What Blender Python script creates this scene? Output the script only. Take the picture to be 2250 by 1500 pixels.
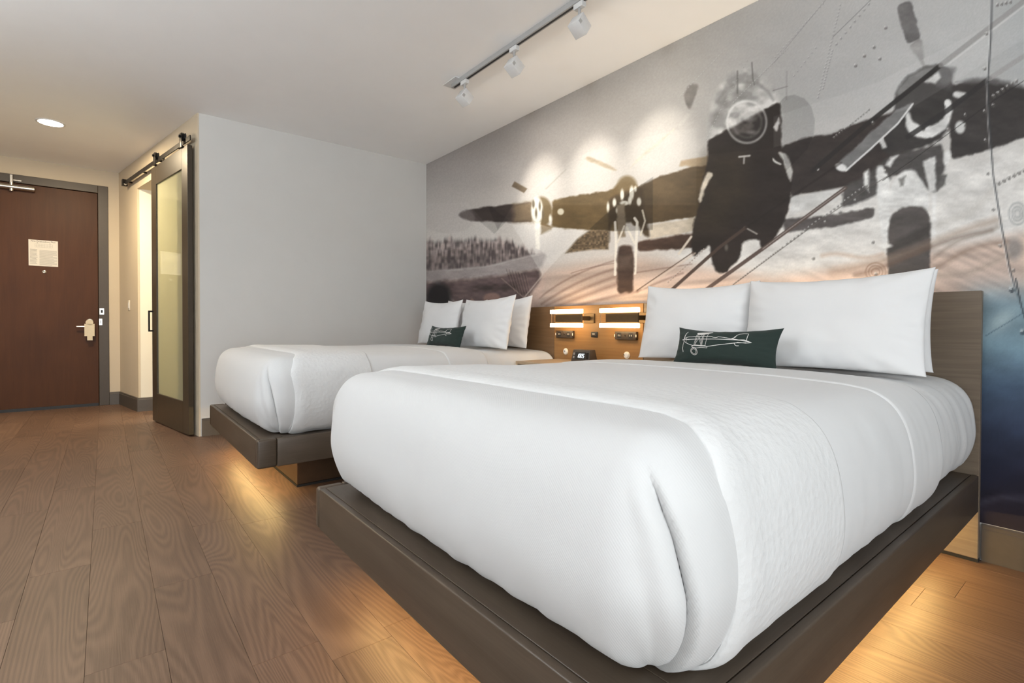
import bpy, bmesh, math, random
import numpy as np
from mathutils import Vector, Matrix

for o in list(bpy.data.objects):
    bpy.data.objects.remove(o)
scene = bpy.context.scene
C = scene.collection
PI = math.pi

# ------------------------------------------------------------------ camera (solved from the photograph's vanishing points)
FPX, CY = 1116.17, 727.35
YAW, PIT, ROL = -0.894642, -0.0131666, 0.0028891
CAMH = 1.0
fw = np.array([math.sin(YAW) * math.cos(PIT), math.cos(YAW) * math.cos(PIT), math.sin(PIT)])
r_ = np.cross(fw, [0, 0, 1]); r_ /= np.linalg.norm(r_)
u_ = np.cross(r_, fw)
RV = math.cos(ROL) * r_ + math.sin(ROL) * u_
UV = -math.sin(ROL) * r_ + math.cos(ROL) * u_
cam = bpy.data.cameras.new('camera')
cam.sensor_fit = 'HORIZONTAL'
cam.sensor_width = 36.0
cam.lens = 36.0 * FPX / 2250.0
cam.shift_y = -(750.0 - CY) / 2250.0
cam.clip_start = 0.02
cam_o = bpy.data.objects.new('camera', cam)
C.objects.link(cam_o)
cam_o.matrix_world = Matrix(((RV[0], UV[0], -fw[0], 0), (RV[1], UV[1], -fw[1], 0), (RV[2], UV[2], -fw[2], CAMH), (0, 0, 0, 1)))
scene.camera = cam_o

# ------------------------------------------------------------------ world, daylight, exposure
W = bpy.data.worlds.new('daylight_sky')
scene.world = W
W.use_nodes = True
W.node_tree.nodes['Background'].inputs[0].default_value = (0.90, 0.95, 1.0, 1)
W.node_tree.nodes['Background'].inputs[1].default_value = 1.6
vs = scene.view_settings
vs.view_transform = 'Standard'
vs.look = 'None'
vs.exposure = 0.0
vs.gamma = 1.0
vs.use_curve_mapping = False
scene.cycles.max_bounces = 10
scene.cycles.diffuse_bounces = 6


def area_light(name, loc, direction, sx, sy, power, col, parent=None, spread=None, xaxis=None):
    l = bpy.data.lights.new(name, 'AREA')
    l.shape = 'RECTANGLE'; l.size = sx; l.size_y = sy; l.energy = power; l.color = col
    if spread: l.spread = spread
    o = bpy.data.objects.new(name, l)
    C.objects.link(o)
    o.rotation_euler = Vector(direction).to_track_quat('-Z', 'Y').to_euler()
    if xaxis:
        zz = -Vector(direction).normalized(); xx = Vector(xaxis); xx = (xx - zz * xx.dot(zz)).normalized(); yy = zz.cross(xx)
        o.rotation_euler = Matrix((xx, yy, zz)).transposed().to_euler()
    o.location = loc
    if parent: o.parent = parent
    return o


# room constants (metres)
XG, XE = -5.23, -7.944          # far grey wall, entry door wall
YM, YF = 2.92, -2.60            # mural wall, wall behind the camera
XR = 2.60                       # window wall
ZC = 2.85
area_light('window_daylight', (XR + 0.25, -0.90, 1.48), (-1, 0, 0), 2.9, 2.3, 180, (0.975, 0.985, 1.0), xaxis=(0, 1, 0))

# ------------------------------------------------------------------ helpers
def tag(o, label, cat=None, group=None, kind=None):
    o['label'] = label
    if cat: o['category'] = cat
    if group: o['group'] = group
    if kind: o['kind'] = kind
    return o


def empty(name, loc=(0, 0, 0), rz=0.0):
    o = bpy.data.objects.new(name, None)
    o.empty_display_size = 0.1
    C.objects.link(o)
    o.location = loc
    o.rotation_euler = (0, 0, rz)
    return o


def mesh_obj(name, me, mat=None, parent=None, loc=(0, 0, 0), rot=(0, 0, 0)):
    o = bpy.data.objects.new(name, me)
    C.objects.link(o)
    if mat is not None:
        me.materials.clear(); me.materials.append(mat)
    if parent: o.parent = parent
    o.location = loc
    o.rotation_euler = rot
    return o


def bm_obj(name, bm, mat=None, parent=None, loc=(0, 0, 0), rot=(0, 0, 0), smooth=True):
    me = bpy.data.meshes.new(name)
    bm.normal_update()
    bm.to_mesh(me); bm.free()
    if smooth:
        for p in me.polygons: p.use_smooth = True
        try: me.set_sharp_from_angle(angle=math.radians(35))
        except Exception: pass
    return mesh_obj(name, me, mat, parent, loc, rot)


def box_bm(x0, x1, y0, y1, z0, z1, bev=0.0, seg=2, bm=None):
    b = bmesh.new()
    bmesh.ops.create_cube(b, size=1.0)
    for v in b.verts:
        v.co = Vector(((x0 + x1) / 2 + v.co.x * (x1 - x0), (y0 + y1) / 2 + v.co.y * (y1 - y0), (z0 + z1) / 2 + v.co.z * (z1 - z0)))
    if bev > 0:
        bmesh.ops.bevel(b, geom=list(b.edges), offset=bev, segments=seg, profile=0.5, affect='EDGES')
    if bm is None: return b
    me = bpy.data.meshes.new('tmp'); b.to_mesh(me); b.free()
    bm.from_mesh(me); bpy.data.meshes.remove(me)
    return bm


def box(name, x0, x1, y0, y1, z0, z1, mat, parent=None, bev=0.0, seg=2, loc=(0, 0, 0), rot=(0, 0, 0)):
    return bm_obj(name, box_bm(x0, x1, y0, y1, z0, z1, bev, seg), mat, parent, loc, rot)


def lathe_bm(profile, n=32, axis='Z', bm=None):
    """profile: list of (radius, height); revolve about Z, closed ends."""
    b = bm or bmesh.new()
    rings = []
    for r, h in profile:
        ring = []
        for k in range(n):
            a = 2 * PI * k / n
            p = Vector((r * math.cos(a), r * math.sin(a), h))
            if axis == 'X': p = Vector((p.z, p.x, p.y))
            if axis == 'Y': p = Vector((p.x, p.z, p.y))
            ring.append(b.verts.new(p))
        rings.append(ring)
    for a, c in zip(rings, rings[1:]):
        for k in range(n):
            b.faces.new((a[k], a[(k + 1) % n], c[(k + 1) % n], c[k]))
    b.faces.new(rings[0][::-1]); b.faces.new(rings[-1])
    bmesh.ops.recalc_face_normals(b, faces=b.faces)
    return b


def prism_bm(pts, z0, z1, bev=0.0):
    """polygon pts (x,y) extruded between z0 and z1."""
    b = bmesh.new()
    lo = [b.verts.new((x, y, z0)) for x, y in pts]
    hi = [b.verts.new((x, y, z1)) for x, y in pts]
    n = len(pts)
    b.faces.new(lo[::-1]); b.faces.new(hi)
    for k in range(n):
        b.faces.new((lo[k], lo[(k + 1) % n], hi[(k + 1) % n], hi[k]))
    bmesh.ops.recalc_face_normals(b, faces=b.faces)
    if bev: bmesh.ops.bevel(b, geom=list(b.edges), offset=bev, segments=2, profile=0.5, affect='EDGES')
    return b


def grid_mesh(name, P, closed_u=False):
    """P: (nu, nv, 3) array -> smooth quad mesh."""
    nu, nv = P.shape[:2]
    me = bpy.data.meshes.new(name)
    idx = np.arange(nu * nv).reshape(nu, nv)
    iu = np.arange(nu if closed_u else nu - 1)
    a = idx[iu][:, :-1]; b = idx[(iu + 1) % nu][:, :-1]; c = idx[(iu + 1) % nu][:, 1:]; d = idx[iu][:, 1:]
    F = np.stack([a, b, c, d], -1).reshape(-1, 4)
    me.vertices.add(nu * nv); me.vertices.foreach_set('co', P.astype(np.float32).ravel())
    me.loops.add(F.size); me.loops.foreach_set('vertex_index', F.astype(np.int32).ravel())
    me.polygons.add(len(F)); me.polygons.foreach_set('loop_start', (np.arange(len(F)) * 4).astype(np.int32))
    me.polygons.foreach_set('loop_total', np.full(len(F), 4, np.int32))
    me.polygons.foreach_set('use_smooth', np.ones(len(F), bool))
    me.update(calc_edges=True); me.validate()
    return me


def text_mesh(s, size, align='CENTER', extrude=0.0):
    cu = bpy.data.curves.new('txt', 'FONT')
    cu.body = s; cu.size = size; cu.align_x = align; cu.align_y = 'CENTER'; cu.extrude = extrude
    to = bpy.data.objects.new('txt', cu); C.objects.link(to)
    dg = bpy.context.evaluated_depsgraph_get()
    me = bpy.data.meshes.new_from_object(to.evaluated_get(dg))
    bpy.data.objects.remove(to); bpy.data.curves.remove(cu)
    return me


def solid(o, t):
    m = o.modifiers.new('cloth_thickness', 'SOLIDIFY'); m.thickness = t; m.offset = -1.0; m.use_rim = True


def copy_tree(o, parent=None, loc=None):
    c = o.copy(); C.objects.link(c)
    if parent: c.parent = parent
    if loc is not None: c.location = loc
    for ch in list(o.children): copy_tree(ch, c)
    return c


_rs = np.random.RandomState(7)
_PT = _rs.rand(64, 64, 64).astype(np.float32)


def vnoise(x, y, z=0.0):
    """vectorised value noise in [0,1]"""
    x = np.asarray(x, float); y = np.asarray(y, float) + 0 * x; z = np.asarray(z, float) + 0 * x
    xi = np.floor(x).astype(int); yi = np.floor(y).astype(int); zi = np.floor(z).astype(int)
    fx = x - xi; fy = y - yi; fz = z - zi
    fx = fx * fx * (3 - 2 * fx); fy = fy * fy * (3 - 2 * fy); fz = fz * fz * (3 - 2 * fz)
    g = lambda a, b, c: _PT[(xi + a) & 63, (yi + b) & 63, (zi + c) & 63]
    m = lambda a, b, t: a + (b - a) * t
    return m(m(m(g(0, 0, 0), g(1, 0, 0), fx), m(g(0, 1, 0), g(1, 1, 0), fx), fy),
             m(m(g(0, 0, 1), g(1, 0, 1), fx), m(g(0, 1, 1), g(1, 1, 1), fx), fy), fz)


def sstep(a, b, x):
    t = np.clip((np.asarray(x, float) - a) / (b - a), 0, 1)
    return t * t * (3 - 2 * t)


# ------------------------------------------------------------------ materials
def new_mat(name):
    m = bpy.data.materials.new(name)
    m.use_nodes = True
    nt = m.node_tree
    return m, nt, nt.nodes['Principled BSDF']


def nd(nt, typ, **kw):
    n = nt.nodes.new(typ)
    for k, v in kw.items():
        if k == 'inp':
            for i, val in v.items(): n.inputs[i].default_value = val
        else: setattr(n, k, v)
    return n


def lk(nt, a, b): nt.links.new(a, b)


def plain(name, col, rough=0.5, metal=0.0, spec=0.5, noise=0.0, nscale=60.0, bump=0.0, bscale=300.0, coat=0.0):
    m, nt, b = new_mat(name)
    b.inputs['Base Color'].default_value = (*col, 1)
    b.inputs['Roughness'].default_value = rough
    b.inputs['Metallic'].default_value = metal
    b.inputs['Specular IOR Level'].default_value = spec
    b.inputs['Coat Weight'].default_value = coat
    tc = nd(nt, 'ShaderNodeTexCoord')
    if noise > 0:
        n = nd(nt, 'ShaderNodeTexNoise', inp={'Scale': nscale, 'Detail': 3.0})
        lk(nt, tc.outputs['Object'], n.inputs['Vector'])
        r = nd(nt, 'ShaderNodeValToRGB')
        r.color_ramp.elements[0].color = (*[c * (1 - noise) for c in col], 1)
        r.color_ramp.elements[1].color = (*[min(1, c * (1 + noise)) for c in col], 1)
        r.color_ramp.elements[0].position = 0.3; r.color_ramp.elements[1].position = 0.7
        lk(nt, n.outputs['Fac'], r.inputs['Fac']); lk(nt, r.outputs['Color'], b.inputs['Base Color'])
    if bump > 0:
        n = nd(nt, 'ShaderNodeTexNoise', inp={'Scale': bscale, 'Detail': 2.0})
        lk(nt, tc.outputs['Object'], n.inputs['Vector'])
        bp = nd(nt, 'ShaderNodeBump', inp={'Strength': bump, 'Distance': 0.002})
        lk(nt, n.outputs['Fac'], bp.inputs['Height']); lk(nt, bp.outputs['Normal'], b.inputs['Normal'])
    return m


def emit(name, col, strength):
    m, nt, b = new_mat(name)
    b.inputs['Base Color'].default_value = (0.9, 0.88, 0.85, 1)
    b.inputs['Emission Color'].default_value = (*col, 1)
    b.inputs['Emission Strength'].default_value = strength
    return m


def wood(name, dark, light, axis='X', stretch=12.0, rings=34.0, fine=170.0, rough=0.42, scale=1.0, spec=0.4, contrast=0.6, bump=0.15, rand=True, ringw=0.6, det=1.5):
    """stained timber: stretched-noise contour figure plus fine fibres, grain along axis"""
    m, nt, b = new_mat(name)
    tc = nd(nt, 'ShaderNodeTexCoord')
    vec = tc.outputs['Object']
    if rand:
        oi = nd(nt, 'ShaderNodeObjectInfo')
        mul = nd(nt, 'ShaderNodeMath', operation='MULTIPLY', inp={1: 37.0})
        lk(nt, oi.outputs['Random'], mul.inputs[0])
        cmb = nd(nt, 'ShaderNodeCombineXYZ')
        for i in range(3): lk(nt, mul.outputs[0], cmb.inputs[i])
        add = nd(nt, 'ShaderNodeVectorMath', operation='ADD')
        lk(nt, vec, add.inputs[0]); lk(nt, cmb.outputs[0], add.inputs[1])
        vec = add.outputs[0]
    sc = {'X': (1, stretch, stretch), 'Y': (stretch, 1, stretch), 'Z': (stretch, stretch, 1)}[axis]
    mp = nd(nt, 'ShaderNodeMapping', inp={'Scale': tuple(s * scale for s in sc)})
    lk(nt, vec, mp.inputs['Vector'])
    n1 = nd(nt, 'ShaderNodeTexNoise', inp={'Scale': 1.0, 'Detail': det, 'Roughness': 0.4, 'Distortion': 0.35})
    lk(nt, mp.outputs[0], n1.inputs['Vector'])
    mu = nd(nt, 'ShaderNodeMath', operation='MULTIPLY', inp={1: rings * 6.2832 / 4})
    lk(nt, n1.outputs['Fac'], mu.inputs[0])
    si = nd(nt, 'ShaderNodeMath', operation='SINE'); lk(nt, mu.outputs[0], si.inputs[0])
    ma = nd(nt, 'ShaderNodeMath', operation='MULTIPLY_ADD', inp={1: 0.5, 2: 0.5}); lk(nt, si.outputs[0], ma.inputs[0])
    fs = {'X': (fine / 40, fine, fine), 'Y': (fine, fine / 40, fine), 'Z': (fine, fine, fine / 40)}[axis]
    mp2 = nd(nt, 'ShaderNodeMapping', inp={'Scale': fs}); lk(nt, vec, mp2.inputs['Vector'])
    n2 = nd(nt, 'ShaderNodeTexNoise', inp={'Scale': 1.0, 'Detail': 3.0}); lk(nt, mp2.outputs[0], n2.inputs['Vector'])
    n3 = nd(nt, 'ShaderNodeTexNoise', inp={'Scale': 2.2, 'Detail': 2.0}); lk(nt, vec, n3.inputs['Vector'])
    s1 = nd(nt, 'ShaderNodeMath', operation='MULTIPLY_ADD', inp={1: ringw * 0.6}); lk(nt, ma.outputs[0], s1.inputs[0])
    s2 = nd(nt, 'ShaderNodeMath', operation='MULTIPLY_ADD', inp={1: 0.45, 2: 0.0}); lk(nt, n2.outputs['Fac'], s2.inputs[0])
    lk(nt, s2.outputs[0], s1.inputs[2])
    s3 = nd(nt, 'ShaderNodeMath', operation='MULTIPLY_ADD', inp={1: 0.45}); lk(nt, n3.outputs['Fac'], s3.inputs[0])
    lk(nt, s1.outputs[0], s3.inputs[2])
    r = nd(nt, 'ShaderNodeValToRGB')
    r.color_ramp.elements[0].color = (*dark, 1); r.color_ramp.elements[1].color = (*light, 1)
    mid = 0.45 + 0.3 * ringw
    r.color_ramp.elements[0].position = mid - contrast / 2; r.color_ramp.elements[1].position = mid + contrast / 2
    lk(nt, s3.outputs[0], r.inputs['Fac'])
    lk(nt, r.outputs['Color'], b.inputs['Base Color'])
    b.inputs['Roughness'].default_value = rough
    b.inputs['Specular IOR Level'].default_value = spec
    bp = nd(nt, 'ShaderNodeBump', inp={'Strength': bump, 'Distance': 0.001})
    lk(nt, n2.outputs['Fac'], bp.inputs['Height']); lk(nt, bp.outputs['Normal'], b.inputs['Normal'])
    return m


def fabric(name, col, kind='rib', strength=0.25, scale=420.0, rough=0.9):
    m, nt, b = new_mat(name)
    b.inputs['Base Color'].default_value = (*col, 1)
    b.inputs['Roughness'].default_value = rough
    b.inputs['Specular IOR Level'].default_value = 0.15
    b.inputs['Sheen Weight'].default_value = 0.12
    tc = nd(nt, 'ShaderNodeTexCoord')
    mp = nd(nt, 'ShaderNodeMapping')
    lk(nt, tc.outputs['Object'], mp.inputs['Vector'])
    if kind == 'rib':
        mp.inputs['Rotation'].default_value = (0, 0.0, 0.0)
        w = nd(nt, 'ShaderNodeTexWave', wave_type='BANDS', bands_direction='DIAGONAL', inp={'Scale': scale / 6.2832 * 0.6, 'Distortion': 0.6, 'Detail': 1.0, 'Detail Scale': 3.0})
        lk(nt, mp.outputs[0], w.inputs['Vector']); h = w.outputs['Fac']
    elif kind == 'quilt':
        w = nd(nt, 'ShaderNodeTexVoronoi', feature='SMOOTH_F1', inp={'Scale': scale, 'Smoothness': 0.4, 'Randomness': 0.75})
        lk(nt, mp.outputs[0], w.inputs['Vector'])
        n = nd(nt, 'ShaderNodeTexNoise', inp={'Scale': scale * 3, 'Detail': 3.0}); lk(nt, mp.outputs[0], n.inputs['Vector'])
        a = nd(nt, 'ShaderNodeMath', operation='MULTIPLY_ADD', inp={1: 0.5}); lk(nt, n.outputs['Fac'], a.inputs[0]); lk(nt, w.outputs['Distance'], a.inputs[2])
        h = a.outputs[0]
    else:
        n = nd(nt, 'ShaderNodeTexNoise', inp={'Scale': scale, 'Detail': 3.0}); lk(nt, mp.outputs[0], n.inputs['Vector']); h = n.outputs['Fac']
    bp = nd(nt, 'ShaderNodeBump', inp={'Strength': strength, 'Distance': 0.002})
    lk(nt, h, bp.inputs['Height'])
    lk(nt, bp.outputs['Normal'], b.inputs['Normal'])
    return m


M = {}
M['ceil'] = plain('ceiling_paint', (0.89, 0.89, 0.89), 0.9, bump=0.05, bscale=120, noise=0.01, nscale=3)
M['wall'] = plain('greige_wall_paint', (0.56, 0.55, 0.53), 0.75, bump=0.08, bscale=260, noise=0.01, nscale=4)
M['beige'] = plain('beige_corridor_wall', (0.56, 0.475, 0.355), 0.75, bump=0.08, bscale=260, noise=0.01, nscale=4)  # warmer base colour than the grey wall
M['bathwall'] = plain('cream_bathroom_paint', (0.72, 0.68, 0.58), 0.7, bump=0.05, bscale=200, noise=0.01, nscale=4)
M['base'] = plain('dark_taupe_baseboard_paint', (0.075, 0.062, 0.052), 0.45, noise=0.05, nscale=30)
M['door'] = wood('red_brown_door_veneer', (0.044, 0.0145, 0.0042), (0.086, 0.031, 0.0092), 'Z', stretch=9, rings=12, fine=210, rough=0.46, contrast=0.75, ringw=0.22, spec=0.2)
M['frame'] = plain('dark_bronze_frame_paint', (0.056, 0.040, 0.026), 0.45, noise=0.04, nscale=40)
M['barn'] = plain('dark_bronze_door_paint', (0.044, 0.032, 0.020), 0.36, noise=0.04, nscale=40)
M['bed'] = wood('brown_oak_bed_frame', (0.040, 0.027, 0.018), (0.096, 0.071, 0.050), 'X', stretch=10, rings=16, fine=220, rough=0.38, contrast=0.9, ringw=0.3)
M['bedy'] = wood('brown_oak_side_rail', (0.040, 0.027, 0.018), (0.096, 0.071, 0.050), 'Y', stretch=10, rings=16, fine=220, rough=0.38, contrast=0.9, ringw=0.3)
M['plinth'] = wood('dark_brown_plinth', (0.040, 0.021, 0.011), (0.080, 0.044, 0.022), 'X', stretch=8, rings=10, fine=200, rough=0.4, contrast=0.8, ringw=0.3)
M['hb'] = wood('taupe_oak_headboard', (0.110, 0.082, 0.058), (0.225, 0.175, 0.128), 'X', stretch=22, rings=20, fine=260, rough=0.45, contrast=0.9, ringw=0.3)
M['hb2'] = wood('lamp_warmed_oak_headboard', (0.105, 0.058, 0.026), (0.205, 0.122, 0.062), 'X', stretch=22, rings=20, fine=260, rough=0.45, contrast=0.9, ringw=0.3)  # same oak as the near headboard, some lamp warmth put into the colour
M['panel'] = wood('lamplit_oak_headboard_panel', (0.200, 0.098, 0.030), (0.330, 0.178, 0.066), 'X', stretch=22, rings=20, fine=260, rough=0.42, contrast=0.9, ringw=0.3)  # same oak again, golden glow of the wall lamps put into the colour
M['night'] = wood('pale_oak_nightstand', (0.30, 0.21, 0.13), (0.46, 0.34, 0.22), 'X', stretch=14, rings=14, fine=240, rough=0.4, contrast=0.9, ringw=0.3)
M['black'] = plain('matt_black', (0.012, 0.012, 0.013), 0.5, noise=0.1)
M['gap'] = plain('black_shadow_gap_board', (0.008, 0.007, 0.007), 0.7, noise=0.1)
M['blackmetal'] = plain('black_steel', (0.018, 0.015, 0.013), 0.35, metal=0.6, noise=0.1)
M['steel'] = plain('satin_nickel', (0.55, 0.52, 0.47), 0.28, metal=1.0, noise=0.05, nscale=90)
M['bronze'] = plain('bronze_bracket', (0.10, 0.065, 0.032), 0.4, metal=0.6, noise=0.06)
M['outlet'] = plain('dark_brown_outlet_plastic', (0.050, 0.036, 0.026), 0.4, noise=0.08)
M['cream'] = plain('cream_plastic', (0.72, 0.67, 0.58), 0.4, noise=0.03)
M['white'] = plain('white_plastic', (0.75, 0.75, 0.75), 0.45, noise=0.02)
M['trackgrey'] = plain('satin_grey_track', (0.42, 0.42, 0.42), 0.4, metal=0.3, noise=0.03)
M['trackwhite'] = plain('white_lamp_head', (0.62, 0.62, 0.62), 0.5, noise=0.02)
M['paper'] = plain('printed_paper', (0.70, 0.67, 0.62), 0.8, noise=0.02)
M['ink'] = plain('black_ink', (0.06, 0.055, 0.05), 0.8, noise=0.05)
M['greyink'] = plain('grey_ink', (0.32, 0.31, 0.29), 0.8, noise=0.05)
M['card'] = plain('tan_card', (0.62, 0.55, 0.42), 0.7, noise=0.03)
M['duvet'] = fabric('white_ribbed_cotton', (0.555, 0.555, 0.556), 'rib', 0.10, 900)
M['sheet'] = fabric('white_percale_cotton', (0.60, 0.60, 0.603), 'weave', 0.06, 500)
M['quilt'] = fabric('white_jacquard_coverlet', (0.61, 0.61, 0.61), 'quilt', 0.9, 48)
M['pillow'] = fabric('white_pillow_cotton', (0.70, 0.70, 0.707), 'weave', 0.06, 500)
M['green'] = fabric('dark_green_canvas', (0.022, 0.034, 0.030), 'weave', 0.35, 700)
M['thread'] = fabric('cream_embroidery_thread', (0.66, 0.64, 0.62), 'weave', 0.3, 900)
M['lamp'] = emit('lamp_tube_glow', (1.0, 0.70, 0.36), 13.0)
M['led'] = emit('warm_led_strip', (1.0, 0.66, 0.26), 9.0)
M['can'] = emit('downlight_glow', (1.0, 0.93, 0.82), 22.0)
M['digit'] = emit('clock_digits', (0.75, 0.86, 1.0), 2.2)
M['clear'] = plain('clear_acrylic', (0.75, 0.62, 0.45), 0.1, noise=0.02)


def glass_mat(name, tint, trans, rough):
    m, nt, b = new_mat(name)
    out = nt.nodes['Material Output']
    b.inputs['Base Color'].default_value = (*tint, 1); b.inputs['Roughness'].default_value = 0.5
    b.inputs['Specular IOR Level'].default_value = 0.0
    tr = nd(nt, 'ShaderNodeBsdfTranslucent', inp={'Color': (*tint, 1)})
    mx = nd(nt, 'ShaderNodeMixShader', inp={0: trans}); lk(nt, b.outputs[0], mx.inputs[1]); lk(nt, tr.outputs[0], mx.inputs[2])
    gl = nd(nt, 'ShaderNodeBsdfGlossy', inp={'Roughness': rough, 'Color': (1, 1, 1, 1)})
    fr = nd(nt, 'ShaderNodeFresnel', inp={'IOR': 1.5})
    mx2 = nd(nt, 'ShaderNodeMixShader'); lk(nt, fr.outputs[0], mx2.inputs[0]); lk(nt, mx.outputs[0], mx2.inputs[1]); lk(nt, gl.outputs[0], mx2.inputs[2])
    lk(nt, mx2.outputs[0], out.inputs['Surface'])
    return m


M['frost'] = glass_mat('frosted_glass', (0.80, 0.80, 0.62), 0.75, 0.02)


def pane_mat():
    m, nt, b = new_mat('clear_window_glass')
    out = nt.nodes['Material Output']
    tr = nd(nt, 'ShaderNodeBsdfTransparent', inp={'Color': (0.96, 0.98, 0.98, 1)})
    gl = nd(nt, 'ShaderNodeBsdfGlossy', inp={'Roughness': 0.02})
    mx = nd(nt, 'ShaderNodeMixShader', inp={0: 0.05}); lk(nt, tr.outputs[0], mx.inputs[1]); lk(nt, gl.outputs[0], mx.inputs[2])
    lk(nt, mx.outputs[0], out.inputs['Surface'])
    return m


M['pane'] = pane_mat()


def plank_mat():
    m = wood('ash_floor_plank', (0.050, 0.027, 0.018), (0.178, 0.108, 0.073), 'X', stretch=9.0, rings=125, fine=330, rough=0.45, contrast=0.95, spec=0.32, bump=0.25, ringw=0.44, scale=0.60, det=0.8)
    nt = m.node_tree
    b = nt.nodes['Principled BSDF']
    src = b.inputs['Base Color'].links[0].from_socket
    oi = nd(nt, 'ShaderNodeObjectInfo')
    mr = nd(nt, 'ShaderNodeMapRange', inp={'To Min': 0.90, 'To Max': 1.08}); lk(nt, oi.outputs['Random'], mr.inputs['Value'])
    hs = nd(nt, 'ShaderNodeHueSaturation'); lk(nt, src, hs.inputs['Color']); lk(nt, mr.outputs[0], hs.inputs['Value'])
    lk(nt, hs.outputs[0], b.inputs['Base Color'])
    return m


M['plank'] = plank_mat()

# ------------------------------------------------------------------ room shell
S = lambda o, label, cat: tag(o, label, cat, kind='structure')
fl = S(box('floor', XE - 0.4, XR, YF, YM, -0.12, -0.006, M['gap']), 'brown ash plank floor running from the beds to the entry door', 'floor')
PW, PL = 0.191, 1.30
row0 = -0.0505
rnd = random.Random(4)
kmin = math.floor((YF - row0) / PW); kmax = math.ceil((YM - row0) / PW)
phase = {0: -1.87, 1: -2.33, -1: -2.73, 2: -1.62, 3: -2.80}
base_plank = None


def plank_mesh(x0, x1, y0, y1):
    g = 0.0003
    b = box_bm(x0 + g, x1 - g, y0 + g, y1 - g, -0.008, 0.0, 0.0006, 1)
    me = bpy.data.meshes.new('plank'); b.to_mesh(me); b.free()
    me.materials.append(M['plank'])
    return me


full = plank_mesh(-PL / 2, PL / 2, -PW / 2, PW / 2)
for k in range(kmin, kmax):
    y0, y1 = row0 + k * PW, row0 + (k + 1) * PW
    ph = phase.get(k, rnd.random() * PL)
    n0 = math.floor((XE - 0.4 - ph) / PL)
    x = ph + n0 * PL
    while x < XR:
        xa, xb = max(x, XE - 0.35), min(x + PL, XR)
        ya, yb = max(y0, YF), min(y1, YM)
        if xb - xa > 0.02 and yb - ya > 0.02:
            cx, cy = (xa + xb) / 2, (ya + yb) / 2
            whole = abs(xb - xa - PL) < 1e-4 and abs(yb - ya - PW) < 1e-4
            me = full if whole else plank_mesh(xa - cx, xb - cx, ya - cy, yb - cy)
            o = bpy.data.objects.new('plank', me); C.objects.link(o)
            o.parent = fl; o.location = (cx, cy, 0)
        x += PL

S(box('ceiling', XE - 0.4, XR + 0.1, YF - 0.1, YM + 0.1, ZC, ZC + 0.12, M['ceil']), 'smooth white painted ceiling over the whole room', 'ceiling')
wb = S(box('wall_back', XG - 0.1, XR + 0.1, YM, YM + 0.12, 0, ZC, M['wall']), 'wall behind the two headboards carrying the aeroplane mural', 'wall')
# far grey wall and the bathroom behind it
BY = 0.18214
C0 = np.array([-7.944, 0.148]); DB = np.array([math.cos(BY), math.sin(BY)])
YB = C0[1] + (XG - C0[0]) * math.tan(BY)          # where the angled bathroom wall meets the grey wall
SL = (XG - C0[0]) / math.cos(BY)
S(box('wall_left', XG - 0.12, XG, YB + 0.012, YM, 0, ZC, M['wall']), 'plain light grey wall beyond the far bed', 'wall')
S(box('wall_entry', XE - 0.14, XE, 0.044, C0[1] + 0.2, 0, ZC, M['beige']), 'narrow beige wall strip right of the entry door', 'wall')
ew = box('wall_panel', XE - 0.14, XE, -1.13, 0.044, 2.664, ZC, M['beige'], None)
ew.name = 'wall_entry'; S(ew, 'beige wall strip above the entry door frame', 'wall')
ew = S(box('wall_entry', XE - 0.14, XE, YF, -1.13, 0, ZC, M['beige']), 'beige wall left of the entry door, outside the view', 'wall')
# angled bathroom wall, local x along the wall, local y into the bathroom
bwE = empty('wall_bathroom', (C0[0], C0[1], 0), BY)
S(bwE, 'beige angled corridor wall with the sliding door opening', 'wall')
OS0, OS1, OZ = 0.822, 2.35, 2.52
TH = 0.13
box('wall_section', -0.02, OS0, 0, TH, 0, ZC, M['beige'], bwE)
box('wall_section', OS1, SL, 0, TH, 0, ZC, M['beige'], bwE)
box('wall_section', OS0, OS1, 0, TH, OZ, ZC, M['beige'], bwE)
ox, oy = C0 + DB * OS0
S(box('wall_bathroom_side', ox - 0.1, ox, oy + 0.02, YM, 0, OZ + 0.25, M['bathwall']), 'cream bathroom wall seen through the sliding door opening', 'wall')
S(box('wall_bathroom_end', ox - 0.1, XG - 0.12, YM - 0.35, YM - 0.25, 0, OZ + 0.25, M['bathwall']), 'cream end wall inside the bathroom behind frosted glass', 'wall')
S(box('ceiling_bathroom', ox - 0.1, XG - 0.12, 0.75, YM - 0.25, OZ + 0.12, OZ + 0.2, M['ceil']), 'white bathroom ceiling behind the sliding door', 'ceiling')
area_light('bathroom_ceiling_lamp', (ox + 0.75, 1.6, OZ + 0.08), (0, 0, -1), 0.7, 0.7, 52, (1.0, 0.84, 0.58))
# walls behind the camera
S(box('wall_front', XE - 0.14, XR + 0.1, YF - 0.12, YF, 0, ZC, M['wall']), 'plain wall facing the beds, outside the view', 'wall')
WY0, WY1, WZ0, WZ1 = -2.45, 0.65, 0.25, 2.70
wr = empty('wall_right', (XR, 0, 0)); S(wr, 'window wall beside the near bed, outside the view', 'wall')
box('wall_section', 0, 0.12, YF, WY0, 0, ZC, M['wall'], wr)
box('wall_section', 0, 0.12, WY1, YM, 0, ZC, M['wall'], wr)
box('wall_section', 0, 0.12, WY0, WY1, 0, WZ0, M['wall'], wr)
box('wall_section', 0, 0.12, WY0, WY1, WZ1, ZC, M['wall'], wr)
wn = empty('window_1', (XR + 0.03, 0, 0)); S(wn, 'wide window beside the near bed, outside the view', 'window')
for a in (WY0, (WY0 + WY1) / 2 - 0.03, WY1 - 0.06): box('window_mullion', 0, 0.06, a, a + 0.06, WZ0, WZ1, M['frame'], wn)
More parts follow.
